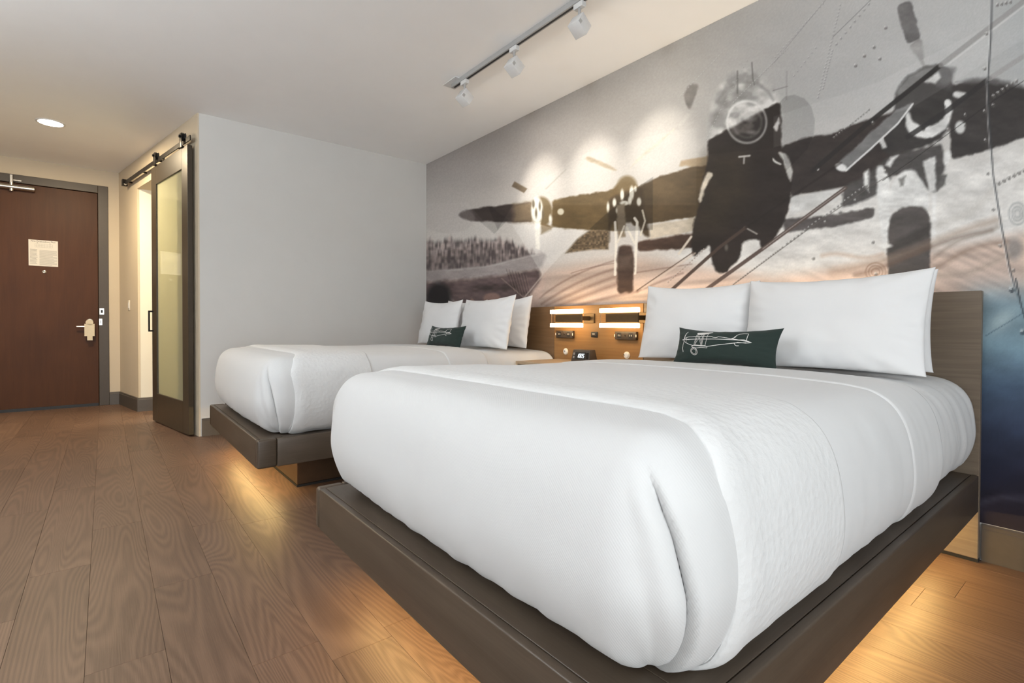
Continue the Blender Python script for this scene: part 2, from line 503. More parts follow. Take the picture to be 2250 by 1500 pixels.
for a in (WZ0, WZ1 - 0.06): box('window_rail', 0, 0.06, WY0, WY1, a, a + 0.06, M['frame'], wn)
for a, b in ((WY0 + 0.06, (WY0 + WY1) / 2 - 0.03), ((WY0 + WY1) / 2 + 0.03, WY1 - 0.06)):
    box('pane', 0.026, 0.034, a, b, WZ0 + 0.06, WZ1 - 0.06, M['pane'], wn)


def baseboard(name, length, loc, rz, label, h=0.157, t=0.014):
    b = bmesh.new()
    prof = [(0, 0), (-t, 0), (-t, h - 0.022), (-t * 0.75, h - 0.018), (-t * 0.75, h - 0.006), (-t * 0.4, h), (0, h)]
    a = [b.verts.new((0, y, z)) for y, z in prof]; c = [b.verts.new((length, y, z)) for y, z in prof]
    n = len(prof)
    for k in range(n): b.faces.new((a[k], a[(k + 1) % n], c[(k + 1) % n], c[k]))
    b.faces.new(a); b.faces.new(c[::-1])
    bmesh.ops.recalc_face_normals(b, faces=b.faces)
    return S(bm_obj(name, b, M['base'], None, loc, (0, 0, rz), smooth=False), label, 'baseboard')


baseboard('baseboard_back', XR - (-0.425), (-0.425, YM, 0), 0, 'dark taupe baseboard under the mural right of the near headboard')
baseboard('baseboard_left', YM - YB - 0.02, (XG, YB + 0.02, 0), PI / 2, 'dark taupe baseboard along the grey wall behind the far bed')
bb = baseboard('baseboard_entry', 0.102, (XE, 0.045, 0), PI / 2, 'short dark baseboard between the entry door frame and the corner')
baseboard('baseboard_bathroom', OS0 + 0.012, (C0[0], C0[1], 0), BY, 'dark baseboard on the beige wall left of the sliding door opening')
baseboard('baseboard_jamb', 1.6, (ox, oy - 0.012, 0), PI / 2, 'dark baseboard inside the sliding door opening')

# ------------------------------------------------------------------ mural (printed wall covering)
def build_mural():
    # columns roughly even in the photograph, fine in view and coarse out of view
    xs = [XG + 0.002]
    while xs[-1] < XR - 0.01:
        x = xs[-1]
        d = math.hypot(x, YM)
        step = 0.0014 + 0.00100 * d * d / YM if x < -0.15 else 0.05
        xs.append(min(x + max(step, 0.0040), XR))
    xs = np.array(xs)
    zs = np.concatenate([np.arange(0.16, 0.70, 0.016), np.arange(0.70, 1.12, 0.0065), np.arange(1.12, ZC - 0.002, 0.0044), [ZC - 0.001]])
    X, Z = np.meshgrid(xs, zs, indexing='ij')
    Y = np.full_like(X, YM - 0.003)
    V = np.stack([X, Y, Z - CAMH], -1)
    c = np.maximum(V @ fw, 0.05)
    px = 1125 + FPX * (V @ RV) / c
    py = CY - FPX * (V @ UV) / c
    sh = px.shape
    px = px.ravel(); py = py.ravel()
    N = len(px)
    col = np.zeros((N, 3))
    nz = lambda sx, sy, s=0.0: vnoise(px / sx, py / sy, s)

    def fbm(sx, sy, s=0.0, o=4):
        v = 0; a = 0.5; t = 0
        for k in range(o):
            v = v + a * vnoise(px * 2 ** k / sx, py * 2 ** k / sy, s + 3.7 * k); t += a; a *= 0.5
        return v / t

    # --- soft-edged shape masks in the print's own drawing coordinates
    def sdist(pts, sel):
        P = np.array(pts, float); x = px[sel]; y = py[sel]
        d = np.full(len(x), 1e9); ins = np.zeros(len(x), bool)
        for (ax, ay), (bx, by) in zip(P, np.roll(P, -1, 0)):
            ex, ey = bx - ax, by - ay
            t = np.clip(((x - ax) * ex + (y - ay) * ey) / max(ex * ex + ey * ey, 1e-9), 0, 1)
            d = np.minimum(d, np.hypot(x - ax - t * ex, y - ay - t * ey))
            cr = ((ay > y) != (by > y))
            with np.errstate(divide='ignore', invalid='ignore'):
                xi = ex * (y - ay) / (by - ay) + ax
            ins ^= cr & (x < xi)
        return np.where(ins, -d, d)

    def sel_box(x0, y0, x1, y1):
        return np.nonzero((px > x0) & (px < x1) & (py > y0) & (py < y1))[0]

    def put(sel, m, color, a):
        m = (m * a)[:, None]
        colr = np.array(color, float) / 255.0 if np.ndim(color) == 1 else color
        col[sel] = col[sel] * (1 - m) + colr * m

    def chaikin(pts, n=2):
        P = np.array(pts, float)
        for _ in range(n):
            Q = np.roll(P, -1, 0); L = np.linalg.norm(Q - P, axis=1, keepdims=True)
            f = np.minimum(0.25, (5.0 if _ == 0 else 1.6) / np.maximum(L, 1e-6))
            P = np.stack([P + (Q - P) * f, Q + (P - Q) * f], 1).reshape(-1, 2)
        return P

    def poly(pts, color, a=1.0, soft=3.0, tex=0.0, ts=(18, 8), wob=0.0):
        if len(pts) > 4: pts = chaikin(pts)
        tex = max(tex, 0.14)
        if soft >= 3: wob = max(wob, 1.7); soft = soft + 1.5
        P = np.array(pts); m_ = soft + wob + 2
        s = sel_box(P[:, 0].min() - m_, P[:, 1].min() - m_, P[:, 0].max() + m_, P[:, 1].max() + m_)
        if not len(s): return
        d = sdist(pts, s)
        if wob: d = d + wob * ((vnoise(px[s] / 11, py[s] / 11, 5.0) - 0.5) * 2 + (vnoise(px[s] / 4.5, py[s] / 4.5, 2.0) - 0.5) * 0.9)
        cc = np.array(color, float)[None, :] / 255.0 * np.ones((len(s), 1))
        if tex: cc = cc * (1 + tex * 2 * (vnoise(px[s] / ts[0] / 2.2, py[s] / ts[1] / 2.2, 9.0) * 0.65 + vnoise(px[s] * 1.5 / ts[0], py[s] * 1.5 / ts[1], 4.0) * 0.35 - 0.5)[:, None])
        put(s, np.clip(0.5 - d / soft, 0, 1), cc, a)

    def shade(pts, f, a=1.0, soft=2.0):
        """translucent overlay of the print: multiplies (f<1) or lifts (f>1) what is under it"""
        P = np.array(pts)
        s = sel_box(P[:, 0].min() - 4, P[:, 1].min() - 4, P[:, 0].max() + 4, P[:, 1].max() + 4)
        if not len(s): return
        m = np.clip(0.5 - sdist(pts, s) / soft, 0, 1)
        tgt = col[s] * f if f <= 1 else 1 - (1 - col[s]) / f
        col[s] = col[s] * (1 - (m * a)[:, None]) + tgt * (m * a)[:, None]

    def ell(cx, cy, rx, ry, color, a=1.0, soft=3.0, ang=0.0, ring=None):
        R = max(rx, ry) + soft + 3 + (ring or 0)
        s = sel_box(cx - R, cy - R, cx + R, cy + R)
        if not len(s): return
        x = px[s] - cx; y = py[s] - cy
        ca, sa = math.cos(ang), math.sin(ang)
        u = (x * ca + y * sa) / rx; v = (-x * sa + y * ca) / ry
        d = (np.hypot(u, v) - 1) * min(rx, ry)
        if ring: d = np.abs(d) - ring / 2
        put(s, np.clip(0.5 - d / soft, 0, 1), color, a)

    def line(pts, w, color, a=1.0, soft=1.6, w2=None):
        P = np.array(pts, float); m_ = w + soft + 3
        s = sel_box(P[:, 0].min() - m_, P[:, 1].min() - m_, P[:, 0].max() + m_, P[:, 1].max() + m_)
        if not len(s): return
        d = np.full(len(s), 1e9)
        for (ax, ay), (bx, by) in zip(P[:-1], P[1:]):
            ex, ey = bx - ax, by - ay
            t = np.clip(((px[s] - ax) * ex + (py[s] - ay) * ey) / max(ex * ex + ey * ey, 1e-9), 0, 1)
            d = np.minimum(d, np.hypot(px[s] - ax - t * ex, py[s] - ay - t * ey))
        put(s, np.clip(0.5 - (d - w / 2) / soft, 0, 1), color, a)

    def dots(a_, b_, n, r, lo=(90, 86, 84), hi=(228, 228, 226), al=0.62):
        for k in range(n):
            t = (k + 0.5) / n
            x = a_[0] + (b_[0] - a_[0]) * t; y = a_[1] + (b_[1] - a_[1]) * t
            ell(x + r * 0.25, y + r * 0.5, r, r * 1.1, lo, al, 1.8)
            ell(x - r * 0.2, y - r * 0.3, r * 0.6, r * 0.6, hi, al, 1.5)

    fA = lambda *p: [(930 + x / 3.488, 250 + y / 3.488) for x, y in p]
    fB = lambda *p: [(1400 + x / 2.678, 100 + y / 2.678) for x, y in p]
    fC = lambda *p: [(1700 + x / 2.3436, y / 2.3436) for x, y in p]

    # sky
    kx = np.array([900, 1050, 1250, 1500, 1750, 2000, 2180, 2260, 3000.])
    sky = np.stack([np.interp(px, kx, v) for v in ([122, 136, 158, 168, 172, 184, 186, 180, 170.], [114, 128, 152, 164, 171, 184, 187, 183, 172.], [113, 125, 147, 159, 170, 184, 187, 185, 176.])], -1) / 255
    horizon = np.interp(px, [900, 1200, 1500, 1800, 2250], [545, 540, 560, 520, 430])
    lift = sstep(0, 1, (py - (horizon - 330)) / 330)[:, None]
    col[:] = sky * (1 - lift) + np.array([208, 203, 198]) / 255 * lift
    col += ((fbm(90, 40, 1.0) - 0.5) * 0.05)[:, None]
    # pale field at the horizon on the right half
    poly([(1480, 470), (1700, 470), (1900, 400), (2300, 300), (2300, 560), (1700, 640), (1480, 640)], (222, 221, 219), 0.75, 60)
    # ground, pink-brown with sweeping streaks
    g0 = np.interp(px, [900, 1090, 1200, 1400, 1560, 1700, 1900, 2100, 2250], [596, 588, 570, 545, 570, 590, 560, 520, 490])
    gm = sstep(0, 40, py - g0)
    grd = np.array([198, 178, 166]) / 255 * np.ones((N, 3))
    st = fbm(120, 16, 2.0); sw = vnoise((px * 0.75 + py * 1.4) / 120, (py - 0.45 * px * np.where(px > 1700, 1, -0.25)) / 9.0, 6.0)
    grd = grd * (0.80 + 0.42 * (0.5 * st + 0.5 * sw))[:, None]
    col[:] = col * (1 - gm[:, None]) + grd * gm[:, None]
    # left: tree line, pale verge, dark ground
    s = sel_box(900, 440, 1300, 640)
    top = np.interp(px[s], [930, 1000, 1090, 1160, 1200], [528, 520, 520, 540, 556]) + 18 * (vnoise(px[s] / 9, 0.3, 2.0) - 0.5) + 10 * (vnoise(px[s] / 3.5, 0.8, 2.0) - 0.5)
    bot = np.interp(px[s], [930, 1067, 1168, 1220], [597, 585, 560, 556])
    tm = sstep(-4, 12, py[s] - top) * (1 - sstep(-3, 3, py[s] - bot)) * (1 - sstep(1165, 1200, px[s]))
    tv = vnoise(px[s] / 3.2, py[s] / 15, 3.0) * 0.55 + vnoise(px[s] / 7, py[s] / 7, 8.0) * 0.45
    dep = sstep(0, 55, py[s] - top)
    tv = np.clip((tv - 0.5) * 1.9 + 0.5, 0, 1)
    put(s, tm, (np.array([[78, 70, 70]]) + tv[:, None] * np.array([[96, 88, 84]]) * (1.2 - 0.5 * dep[:, None])) / 255, 0.95)
    poly([(920, 597), (1067, 585), (1168, 560), (1200, 556), (1190, 588), (1090, 606), (920, 622)], (150, 141, 140), 0.9, 7, 0.1)
    poly([(920, 622), (1090, 606), (1160, 594), (1184, 590), (1190, 620), (1150, 662), (1110, 700), (920, 700)], (84, 70, 70), 0.93, 8, 0.45, (16, 7))
    line([(920, 585), (965, 625), (1000, 668)], 7, (150, 141, 141), 0.7, 5)
    ell(964, 655, 27, 34, (34, 31, 32), 0.97, 12)
    ell(1081, 655, 19, 12, (150, 120, 110), 0.8, 4); ell(1037, 664, 4, 6, (170, 140, 128), 0.8, 3, ring=2)
    for k in range(14): line([(1112 + k * 3.4, 590 + k), (1128 + k * 3.2, 640 + k * 1.5)], 1.0, (140, 120, 110) if k % 2 else (52, 42, 40), 0.5, 1.3)
    line(fA((600, 1260), (830, 1460)), 2, (170, 150, 140), 0.6, 2)
    # curving brown streaks below the second engine
    for k, (x0, y0, x1, y1, x2, y2, w) in enumerate([(1185, 655, 1250, 600, 1352, 572, 5), (1190, 668, 1265, 615, 1352, 590, 7), (1200, 672, 1290, 628, 1356, 606, 9), (1215, 676, 1310, 640, 1360, 622, 11), (1250, 678, 1320, 655, 1400, 640, 9), (1400, 640, 1440, 622, 1500, 600, 6), (1390, 600, 1440, 592, 1520, 580, 4), (1255, 600, 1300, 585, 1352, 578, 3)]):
        pts = [((1 - t) ** 2 * x0 + 2 * t * (1 - t) * x1 + t * t * x2, (1 - t) ** 2 * y0 + 2 * t * (1 - t) * y1 + t * t * y2) for t in np.linspace(0, 1, 9)]
        line(pts, w * 0.4, (96, 70, 62), 0.55, w)
    poly([(1150, 672), (1184, 620), (1196, 600), (1200, 604), (1192, 640), (1175, 690)], (196, 172, 160), 0.8, 5)

    # --- wings and bodies
    poly(fA((258, 775), (300, 745), (480, 714), (690, 692), (835, 672), (835, 830), (670, 832), (400, 824), (300, 806)), (72, 62, 59), 1, 3.2, 0.12, wob=1.0)
    poly(fA((690, 690), (840, 672), (840, 832), (690, 832)), (132, 114, 90), 0.75, 10)
    poly(fA((985, 660), (1150, 632), (1440, 585), (1500, 560), (1500, 900), (1280, 888), (1200, 886), (985, 872)), (96, 79, 53), 1, 3, 0.16, wob=1.0)
    poly(fA((1600, 590), (1780, 490), (2090, 398), (2190, 376), (2190, 776), (2093, 790), (1720, 842), (1600, 860)), (84, 69, 49), 1, 3, 0.14, wob=1.0)
    poly(fA((1965, 400), (1975, 358), (2190, 322), (2190, 400)), (148, 130, 106), 1, 3)
    poly(fA((1735, 850), (2100, 792), (2100, 890), (1735, 965)), (196, 184, 166), 0.95, 4, 0.15)
    poly(fA((1640, 976), (2060, 915), (2150, 905), (2150, 1010), (2000, 1032), (1640, 1052)), (74, 57, 48), 1, 4, 0.25)
    # thicket under the wing between the engines
    s = sel_box(1240, 500, 1350, 570)
    d = sdist(fA((1090, 1068), (1180, 960), (1280, 888), (1420, 890), (1420, 1040), (1300, 1040), (1180, 1055)), s)
    put(s, np.clip(0.5 - d / 5, 0, 1), (np.array([[98, 82, 62]]) * (0.65 + 0.75 * vnoise(px[s] / 4, py[s] / 3, 3.0)[:, None])) / 255, 0.95)
    # first engine
    ell(1190, 465, 23, 33, (116, 100, 74), 1, 5)
    poly(fA((900, 830), (990, 870), (980, 890), (900, 925)), (112, 94, 68), 1, 4)
    ell(1180, 462, 13, 29, (238, 236, 228), 0.95, 4)
    for a in ((1172, 448, 3, 9), (1186, 452, 2.5, 10), (1193, 470, 2.5, 12), (1178, 468, 2.5, 10)): ell(*a, (104, 92, 74), 0.9, 2.5)
    ell(1209, 480, 3, 8, (236, 233, 222), 0.95, 3); ell(1232, 465, 7, 7, (210, 204, 186), 0.9, 3)
    poly(fA((855, 830), (900, 830), (890, 1035), (862, 1035)), (232, 228, 218), 0.95, 3)
    poly(fA((700, 517), (797, 573), (772, 607), (678, 556)), (112, 98, 82), 1, 2.5)
    line(fA((940, 575), (1095, 425)), 2.5, (150, 144, 134), 0.6, 3)
    # second engine
    ell(1376, 438, 35, 40, (104, 84, 54), 1, 6)
    ell(1378, 410, 22, 24, (112, 94, 66), 0.95, 8)
    poly(fA((1430, 640), (1680, 560), (1700, 760), (1720, 850), (1740, 950), (1690, 930), (1640, 830), (1440, 830), (1420, 1000), (1415, 700)), (66, 53, 37), 0.95, 5)
    for a in ((1350, 445, 4, 9), (1367, 428, 4, 12), (1388, 424, 5, 15), (1404, 443, 5, 9), (1372, 446, 10, 5), (1384, 440, 4, 9), (1336, 455, 3, 10), (1396, 415, 3, 6), (1356, 462, 3, 6)): ell(*a, (238, 234, 222), 0.95, 3)
    poly(fA((1482, 700), (1548, 680), (1545, 940), (1490, 960)), (130, 116, 98), 1, 3)
    line(fA((1470, 830), (1478, 1000), (1470, 1232)), 5.5, (236, 230, 220), 0.97, 2)
    line(fA((1560, 870), (1620, 990)), 5, (232, 226, 214), 0.95, 2); line(fA((1620, 800), (1640, 830), (1632, 1000), (1622, 1222)), 6, (238, 232, 222), 0.97, 2)
    line(fA((1680, 740), (1700, 820), (1665, 930)), 4, (224, 216, 200), 0.9, 2); line(fA((1540, 860), (1490, 985)), 4, (226, 218, 204), 0.9, 2)
    poly(fA((1490, 1045), (1505, 1010), (1550, 998), (1600, 1010), (1614, 1050), (1606, 1370), (1486, 1372)), (72, 57, 50), 1, 4, 0.2)
    poly(fA((1500, 1090), (1600, 1090), (1600, 1180), (1500, 1180)), (112, 96, 86), 0.7, 14)
    poly(fA((1238, 345), (1258, 318), (1400, 385), (1490, 425), (1475, 445), (1380, 405)), (152, 138, 116), 0.9, 3)
    poly(fA((1575, 425), (1640, 345), (1800, 215), (1925, 108), (1930, 118), (1720, 300)), (176, 166, 148), 0.75, 3)
    # right wing behind the nose and beyond
    poly(fB((840, 600), (980, 540), (1150, 520), (1330, 440), (1480, 400), (1607, 330), (1607, 740), (1230, 832), (1100, 856), (900, 885)), (58, 51, 49), 1, 4, 0.1)
    poly(fC((900, 440), (1020, 415), (1110, 408), (1400, 480), (1500, 500), (1500, 640), (1289, 708), (1110, 772), (915, 822)), (62, 58, 57), 1, 4, 0.12)
    poly(fC((920, 425), (1030, 400), (1130, 400), (1400, 470), (1110, 430)), (104, 102, 102), 0.8, 6)
    poly(fC((40, 1130), (270, 1110), (525, 1065), (515, 1120), (300, 1170), (60, 1195)), (88, 83, 82), 1, 4, 0.2)
    poly(fC((90, 1015), (370, 962), (330, 1030), (80, 1110)), (206, 206, 205), 0.9, 5)
    # nose: faded glazed dome, then the dark body below a diagonal edge
    dome = fB((420, 600), (428, 430), (455, 320), (500, 225), (560, 165), (640, 138), (720, 160), (785, 225), (832, 320), (848, 430), (848, 600))
    poly(dome, (188, 187, 185), 0.85, 14)
    s = sel_box(1550, 140, 1725, 340); d = sdist(chaikin(dome), s)
    vv = vnoise(px[s] / 22, py[s] / 17, 2.0) * 0.7 + vnoise(px[s] / 9, py[s] / 9, 7.0) * 0.3
    put(s, np.clip(0.5 - d / 16, 0, 1), (np.array([[132, 130, 128]]) + np.clip((vv - 0.3) * 1.9, 0, 1)[:, None] * np.array([[92, 92, 91]])) / 255, 0.75)
    poly(fB((440, 420), (470, 340), (560, 300), (640, 290), (560, 360), (440, 470)), (118, 115, 113), 0.6, 16)
    line(fB((590, 150), (590, 280)), 3, (96, 93, 91), 0.8, 3); line(fB((675, 100), (680, 190), (690, 230)), 2.5, (96, 93, 91), 0.8, 2); line(fB((880, 150), (878, 320)), 1.6, (130, 128, 126), 0.8, 2); line(fB((800, 265), (885, 240)), 2, (120, 118, 116), 0.8, 2)
    line(fB((470, 330), (530, 250), (600, 215), (700, 220), (770, 270), (800, 320)), 5, (128, 126, 124), 0.6, 6)
    body = fB((414, 560), (560, 475), (700, 402), (838, 328), (848, 430), (850, 590), (905, 690), (915, 800), (900, 900), (880, 1010), (800, 1150), (735, 1198), (715, 1135), (620, 1155), (612, 1200), (600, 1262), (560, 1290), (525, 1338), (472, 1338), (440, 1280), (428, 1225), (430, 1170), (330, 1245), (318, 1190), (330, 1050), (366, 930), (360, 880), (400, 740), (415, 640))
    poly(body, (46, 39, 36), 1, 3.5, 0.06, wob=0.8)
    poly(fB((415, 640), (640, 620), (660, 900), (500, 1100), (330, 1100), (366, 930)), (60, 52, 40), 0.5, 50)
    # round nose window: faded above the diagonal, dark below it
    s = sel_box(1590, 212, 1692, 322); rr_ = np.hypot((px[s] - 1640.9) / 45, (py[s] - 268) / 48); d = (rr_ - 1) * 45
    diag = sstep(-5, 5, (py[s] - 309) + (px[s] - 1554.6) * 0.548)
    nn = np.clip((vnoise(px[s] / 16, py[s] / 12, 4.2) * 0.7 + vnoise(px[s] / 6, py[s] / 6, 1.2) * 0.3 - 0.36) * 2.6, 0, 1)[:, None]
    up = np.array([[150, 148, 146]]) + nn * np.array([[74, 74, 73]]); dn = np.array([[50, 45, 43]]) + nn * np.array([[52, 51, 50]])
    put(s, np.clip(0.5 - d / 5, 0, 1), (up * (1 - diag[:, None]) + dn * diag[:, None]) / 255, 0.85)
    put(s, np.clip(0.5 - (np.abs(d + 2) - 2.2) / 4, 0, 1), (np.array([[222, 221, 219]]) * (1 - diag[:, None]) + np.array([[178, 176, 174]]) * diag[:, None]) / 255, 0.8)
    ell(1642, 268, 31, 34, (190, 188, 186), 0.25, 6, ring=4)
    for a in ((1630, 243, 9, 7), (1650, 241, 8, 7), (1648, 262, 10, 6), (1652, 291, 9, 3)): ell(*a, (208, 207, 205), 0.38, 7)
    poly(fB((360, 905), (368, 850), (395, 780), (412, 735), (455, 752), (420, 800), (395, 860), (372, 935)), (206, 196, 180), 0.95, 3)
    line(fB((600, 655), (662, 648)), 4, (196, 192, 188), 0.9, 2.5); line(fB((630, 660), (628, 692)), 4, (170, 166, 162), 0.85, 2.5)
    poly(fB((795, 655), (815, 680), (850, 695), (848, 705), (800, 685)), (226, 224, 221), 0.95, 2.5)
    poly(fB((820, 622), (865, 625), (905, 680), (915, 750), (905, 815), (880, 760), (865, 690)), (196, 194, 191), 0.9, 3)
    poly(fB((800, 480), (832, 425), (838, 460), (820, 500)), (206, 204, 202), 0.9, 3)
    line(fB((632, 1068), (705, 1108)), 3, (190, 184, 178), 0.8, 2); line(fB((245, 1225), (318, 1125)), 5, (222, 212, 198), 0.9, 2.5)
    ell(*fB((525, 1188))[0], 4, 7, (110, 104, 98), 0.7, 4)
    ell(*fB((1062, 727))[0], 3, 3, (224, 222, 220), 0.9, 2)
    poly(fB((276, 300), (290, 245), (320, 224), (362, 228), (345, 300), (310, 382), (285, 350)), (122, 117, 112), 0.95, 3)
    poly(fB((310, 382), (345, 300), (390, 250), (330, 400), (240, 480)), (176, 172, 167), 0.5, 6)
    # third engine
    poly(fC((625, 470), (680, 400), (780, 340), (860, 330), (910, 370), (920, 430), (925, 560), (915, 640), (860, 720), (760, 760), (600, 800), (540, 760), (620, 640)), (58, 55, 54), 1, 5, 0.1)
    poly(fC((625, 470), (690, 395), (790, 345), (850, 335), (760, 420), (640, 500)), (122, 121, 120), 0.85, 8)
    ell(*fC((880, 390))[0], 17, 19, (104, 103, 103), 1, 5)
    poly(fC((820, 340), (935, 350), (915, 470), (840, 440)), (92, 90, 90), 0.7, 8)
    poly(fC((780, 420), (845, 370), (862, 400), (830, 430)), (214, 214, 213), 0.9, 5)
    poly(fC((678, 580), (700, 575), (705, 625), (760, 650), (840, 640), (885, 600), (885, 520), (915, 520), (918, 600), (890, 665), (830, 705), (760, 712), (700, 690), (680, 640)), (222, 222, 221), 0.97, 4)
    ell(*fC((895, 530))[0], 7, 8, (232, 232, 231), 0.95, 3); ell(*fC((960, 655))[0], 11, 14, (212, 212, 211), 0.95, 5); poly(fC((925, 470), (975, 470), (1005, 485), (960, 505), (925, 500)), (224, 224, 223), 0.9, 4)
    ell(*fC((770, 655))[0], 5, 8, (70, 68, 66), 0.85, 3)
    poly(fC((632, 35), (690, 2), (712, 20), (760, 195), (690, 232), (670, 180)), (108, 106, 106), 1, 3)
    poly(fC((690, 232), (760, 195), (772, 280), (776, 345), (740, 300)), (150, 148, 147), 0.9, 3)
    poly(fC((318, 852), (560, 625), (640, 560), (712, 525), (718, 545), (640, 640), (500, 770), (372, 882), (330, 878)), (122, 121, 121), 1, 3)
    line(fC((372, 878), (500, 765), (640, 635), (716, 535)), 4, (226, 226, 226), 0.9, 2); ell(*fC((348, 862))[0], 13, 8, (232, 232, 232), 0.95, 4, 0.35)
    poly(fC((540, 730), (565, 700), (582, 755), (560, 768)), (222, 222, 221), 0.95, 3)
    # undercarriage of the third engine
    poly(fC((360, 960), (480, 900), (600, 800), (860, 740), (890, 830), (840, 990), (795, 980), (700, 880), (620, 900), (540, 1000), (420, 1050), (350, 1070)), (76, 73, 72), 0.95, 6, 0.2)
    for p in (((530, 860), (560, 850), (600, 930), (600, 1250), (560, 1260), (530, 1000)), ((460, 890), (488, 870), (492, 990), (465, 960)), ((770, 830), (832, 805), (835, 980), (800, 990)), ((880, 780), (905, 775), (915, 810), (885, 860), (872, 820)), ((600, 960), (660, 880), (720, 870), (770, 940), (800, 1000), (800, 1080), (600, 1080)), ((575, 850), (600, 810), (640, 800), (600, 860)), ((815, 1000), (835, 1000), (838, 1240), (815, 1250))):
        poly(fC(*p), (226, 226, 225), 0.96, 5)
    poly(fC((840, 985), (850, 900), (890, 900), (885, 950)), (92, 90, 88), 0.9, 4); poly(fC((640, 920), (680, 905), (670, 960), (650, 960)), (92, 90, 88), 0.7, 4)
    poly(fC((590, 1180), (605, 1110), (650, 1070), (720, 1058), (780, 1070), (806, 1110), (808, 1300), (806, 1480), (590, 1500), (585, 1300)), (84, 79, 77), 1, 4, 0.18, (26, 10))
    poly(fC((590, 1260), (806, 1150), (806, 1210), (590, 1310)), (58, 54, 52), 0.6, 8); ell(*fC((575, 1265))[0], 14, 5, (236, 236, 234), 0.9, 4); ell(*fC((828, 1245))[0], 8, 7, (232, 232, 230), 0.9, 4)
    # brown printed streaks sweeping up to the right
    for k, (a, b, w, cl) in enumerate([((300, 1400), (1150, 1150), 26, (150, 124, 104)), ((420, 1400), (1120, 1190), 16, (104, 84, 72)), ((800, 1380), (1200, 1230), 20, (120, 100, 86)), ((820, 1330), (1150, 1150), 14, (132, 116, 104)), ((250, 1330), (560, 1300), 14, (176, 146, 124)), ((840, 1180), (1120, 1000), 30, (196, 192, 186)), ((850, 1420), (1230, 1330), 18, (150, 138, 126))]):
        (ax, ay), (bx, by) = fC(a, b)
        pts = [(ax + (bx - ax) * t, ay + (by - ay) * t + 8 * math.sin(t * 5 + k)) for t in np.linspace(0, 1, 9)]
        line(pts, w * 0.35, cl, 0.6, w * 0.8)
    for r in (8, 14, 20): ell(*fC((525, 1400))[0], r * 1.1, r, (120, 92, 74), 0.6, 3, ring=2)

    # --- translucent overlays of the collage
    shade(fA((340, 680), (0, 690), (0, 1100), (570, 950)), 1.10, 0.8)
    ell(985, 478, 58, 34, (188, 180, 178), 0.25, 3)
    shade(fA((345, 735), (520, 712), (650, 812), (545, 920), (440, 830)), 0.85, 0.9)
    shade(fA((500, 714), (690, 692), (570, 890)), 0.82, 0.9)
    shade(fA((670, 832), (915, 1235), (1240, 885), (985, 872), (830, 830)), 1.35, 0.9)
    shade(fA((1270, 885), (1600, 588), (1760, 484), (1760, 890), (1500, 900)), 0.72, 0.85)
    shade(fA((690, 690), (1000, 440), (1270, 290), (1900, 130), (2093, 110), (2093, 700), (900, 700)), 1.10, 0.5, 4)
    line(fA((915, 1235), (760, 1425)), 3, (206, 192, 182), 0.7, 3)
    arc = fB((840, 330), (870, 300), (925, 289), (985, 312), (1025, 360), (1046, 440), (1040, 520), (1000, 610), (880, 735), (850, 600))
    shade(arc, 0.84, 0.95)
    shade(fB((430, 560), (845, 335), (845, 600), (420, 640)), 0.8, 0.5)
    shade(fC((0, 600), (520, 430), (1110, 130), (1289, 40), (1289, 200), (700, 560), (0, 760)), 1.18, 0.6, 3)
    shade(fC((1110, 0), (1289, 0), (1289, 700), (1110, 800)), 0.94, 0.8)
    # diagonal straps and plate seams
    line(fC((200, 880), (480, 640), (860, 335)), 10, (44, 41, 40), 0.92, 2.5)
    line(fC((860, 335), (1289, 5)), 11, (150, 148, 147), 0.75, 2); line(fC((900, 330), (1289, 30)), 4, (214, 213, 212), 0.6, 2)
    line(fC((690, 705), (900, 565), (1110, 405)), 11, (48, 46, 46), 0.85, 2.5); line(fC((1110, 405), (1310, 275)), 11, (160, 158, 157), 0.75, 2)
    line(fB((410, 1432), (740, 1195), (1225, 838)), 8, (84, 70, 65), 0.95, 2); line(fB((740, 1195), (900, 1075), (1225, 838)), 2, (206, 202, 198), 0.5, 2)
    line(fB((208, 1432), (480, 1190), (640, 1070)), 7, (74, 60, 54), 0.95, 2); line(fB((640, 1070), (1200, 690)), 5, (36, 31, 29), 0.5, 3)
    line(fB((0, 1440), (330, 1215)), 2.2, (96, 78, 68), 0.9, 1.8); line(fB((30, 1432), (340, 1222)), 4, (216, 200, 186), 0.7, 3)
    line(fB((550, 1418), (1000, 1085), (1370, 830), (1607, 690)), 1.6, (96, 90, 87), 0.8, 1.6)
    line(fC((560, 930), (700, 835), (1100, 540), (1289, 415)), 1.4, (40, 38, 38), 0.85, 1.5)
    line(fC((0, 325), (250, 20), (268, 0)), 1.1, (134, 133, 134), 0.8, 1.4); line(fC((300, 195), (500, 0)), 1.3, (110, 110, 111), 0.8, 1.4)
    dots(fB((175, 1395))[0], fB((400, 1190))[0], 16, 1.6, (120, 100, 90)); dots(fB((560, 1405))[0], fB((860, 1180))[0], 22, 1.7, (70, 60, 55)); dots(fB((870, 1170))[0], fB((1340, 825))[0], 22, 2.6)
    dots(fB((1150, 545))[0], fB((1370, 370))[0], 14, 2.2); dots(fC((0, 300))[0], fC((260, 10))[0], 18, 1.8, (136, 135, 136)); dots(fC((310, 240))[0], fC((500, 5))[0], 8, 2.4, (118, 117, 118))
    dots(fC((225, 510))[0], fC((345, 15))[0], 26, 1.9, (132, 131, 132)); dots(fB((560, 340))[0], fB((890, 10))[0], 26, 1.5, (130, 129, 128)); dots(fB((250, 300))[0], fB((520, 20))[0], 18, 1.2, (146, 145, 144)); dots(fB((400, 560))[0], fB((660, 60))[0], 26, 1.1, (140, 138, 136))
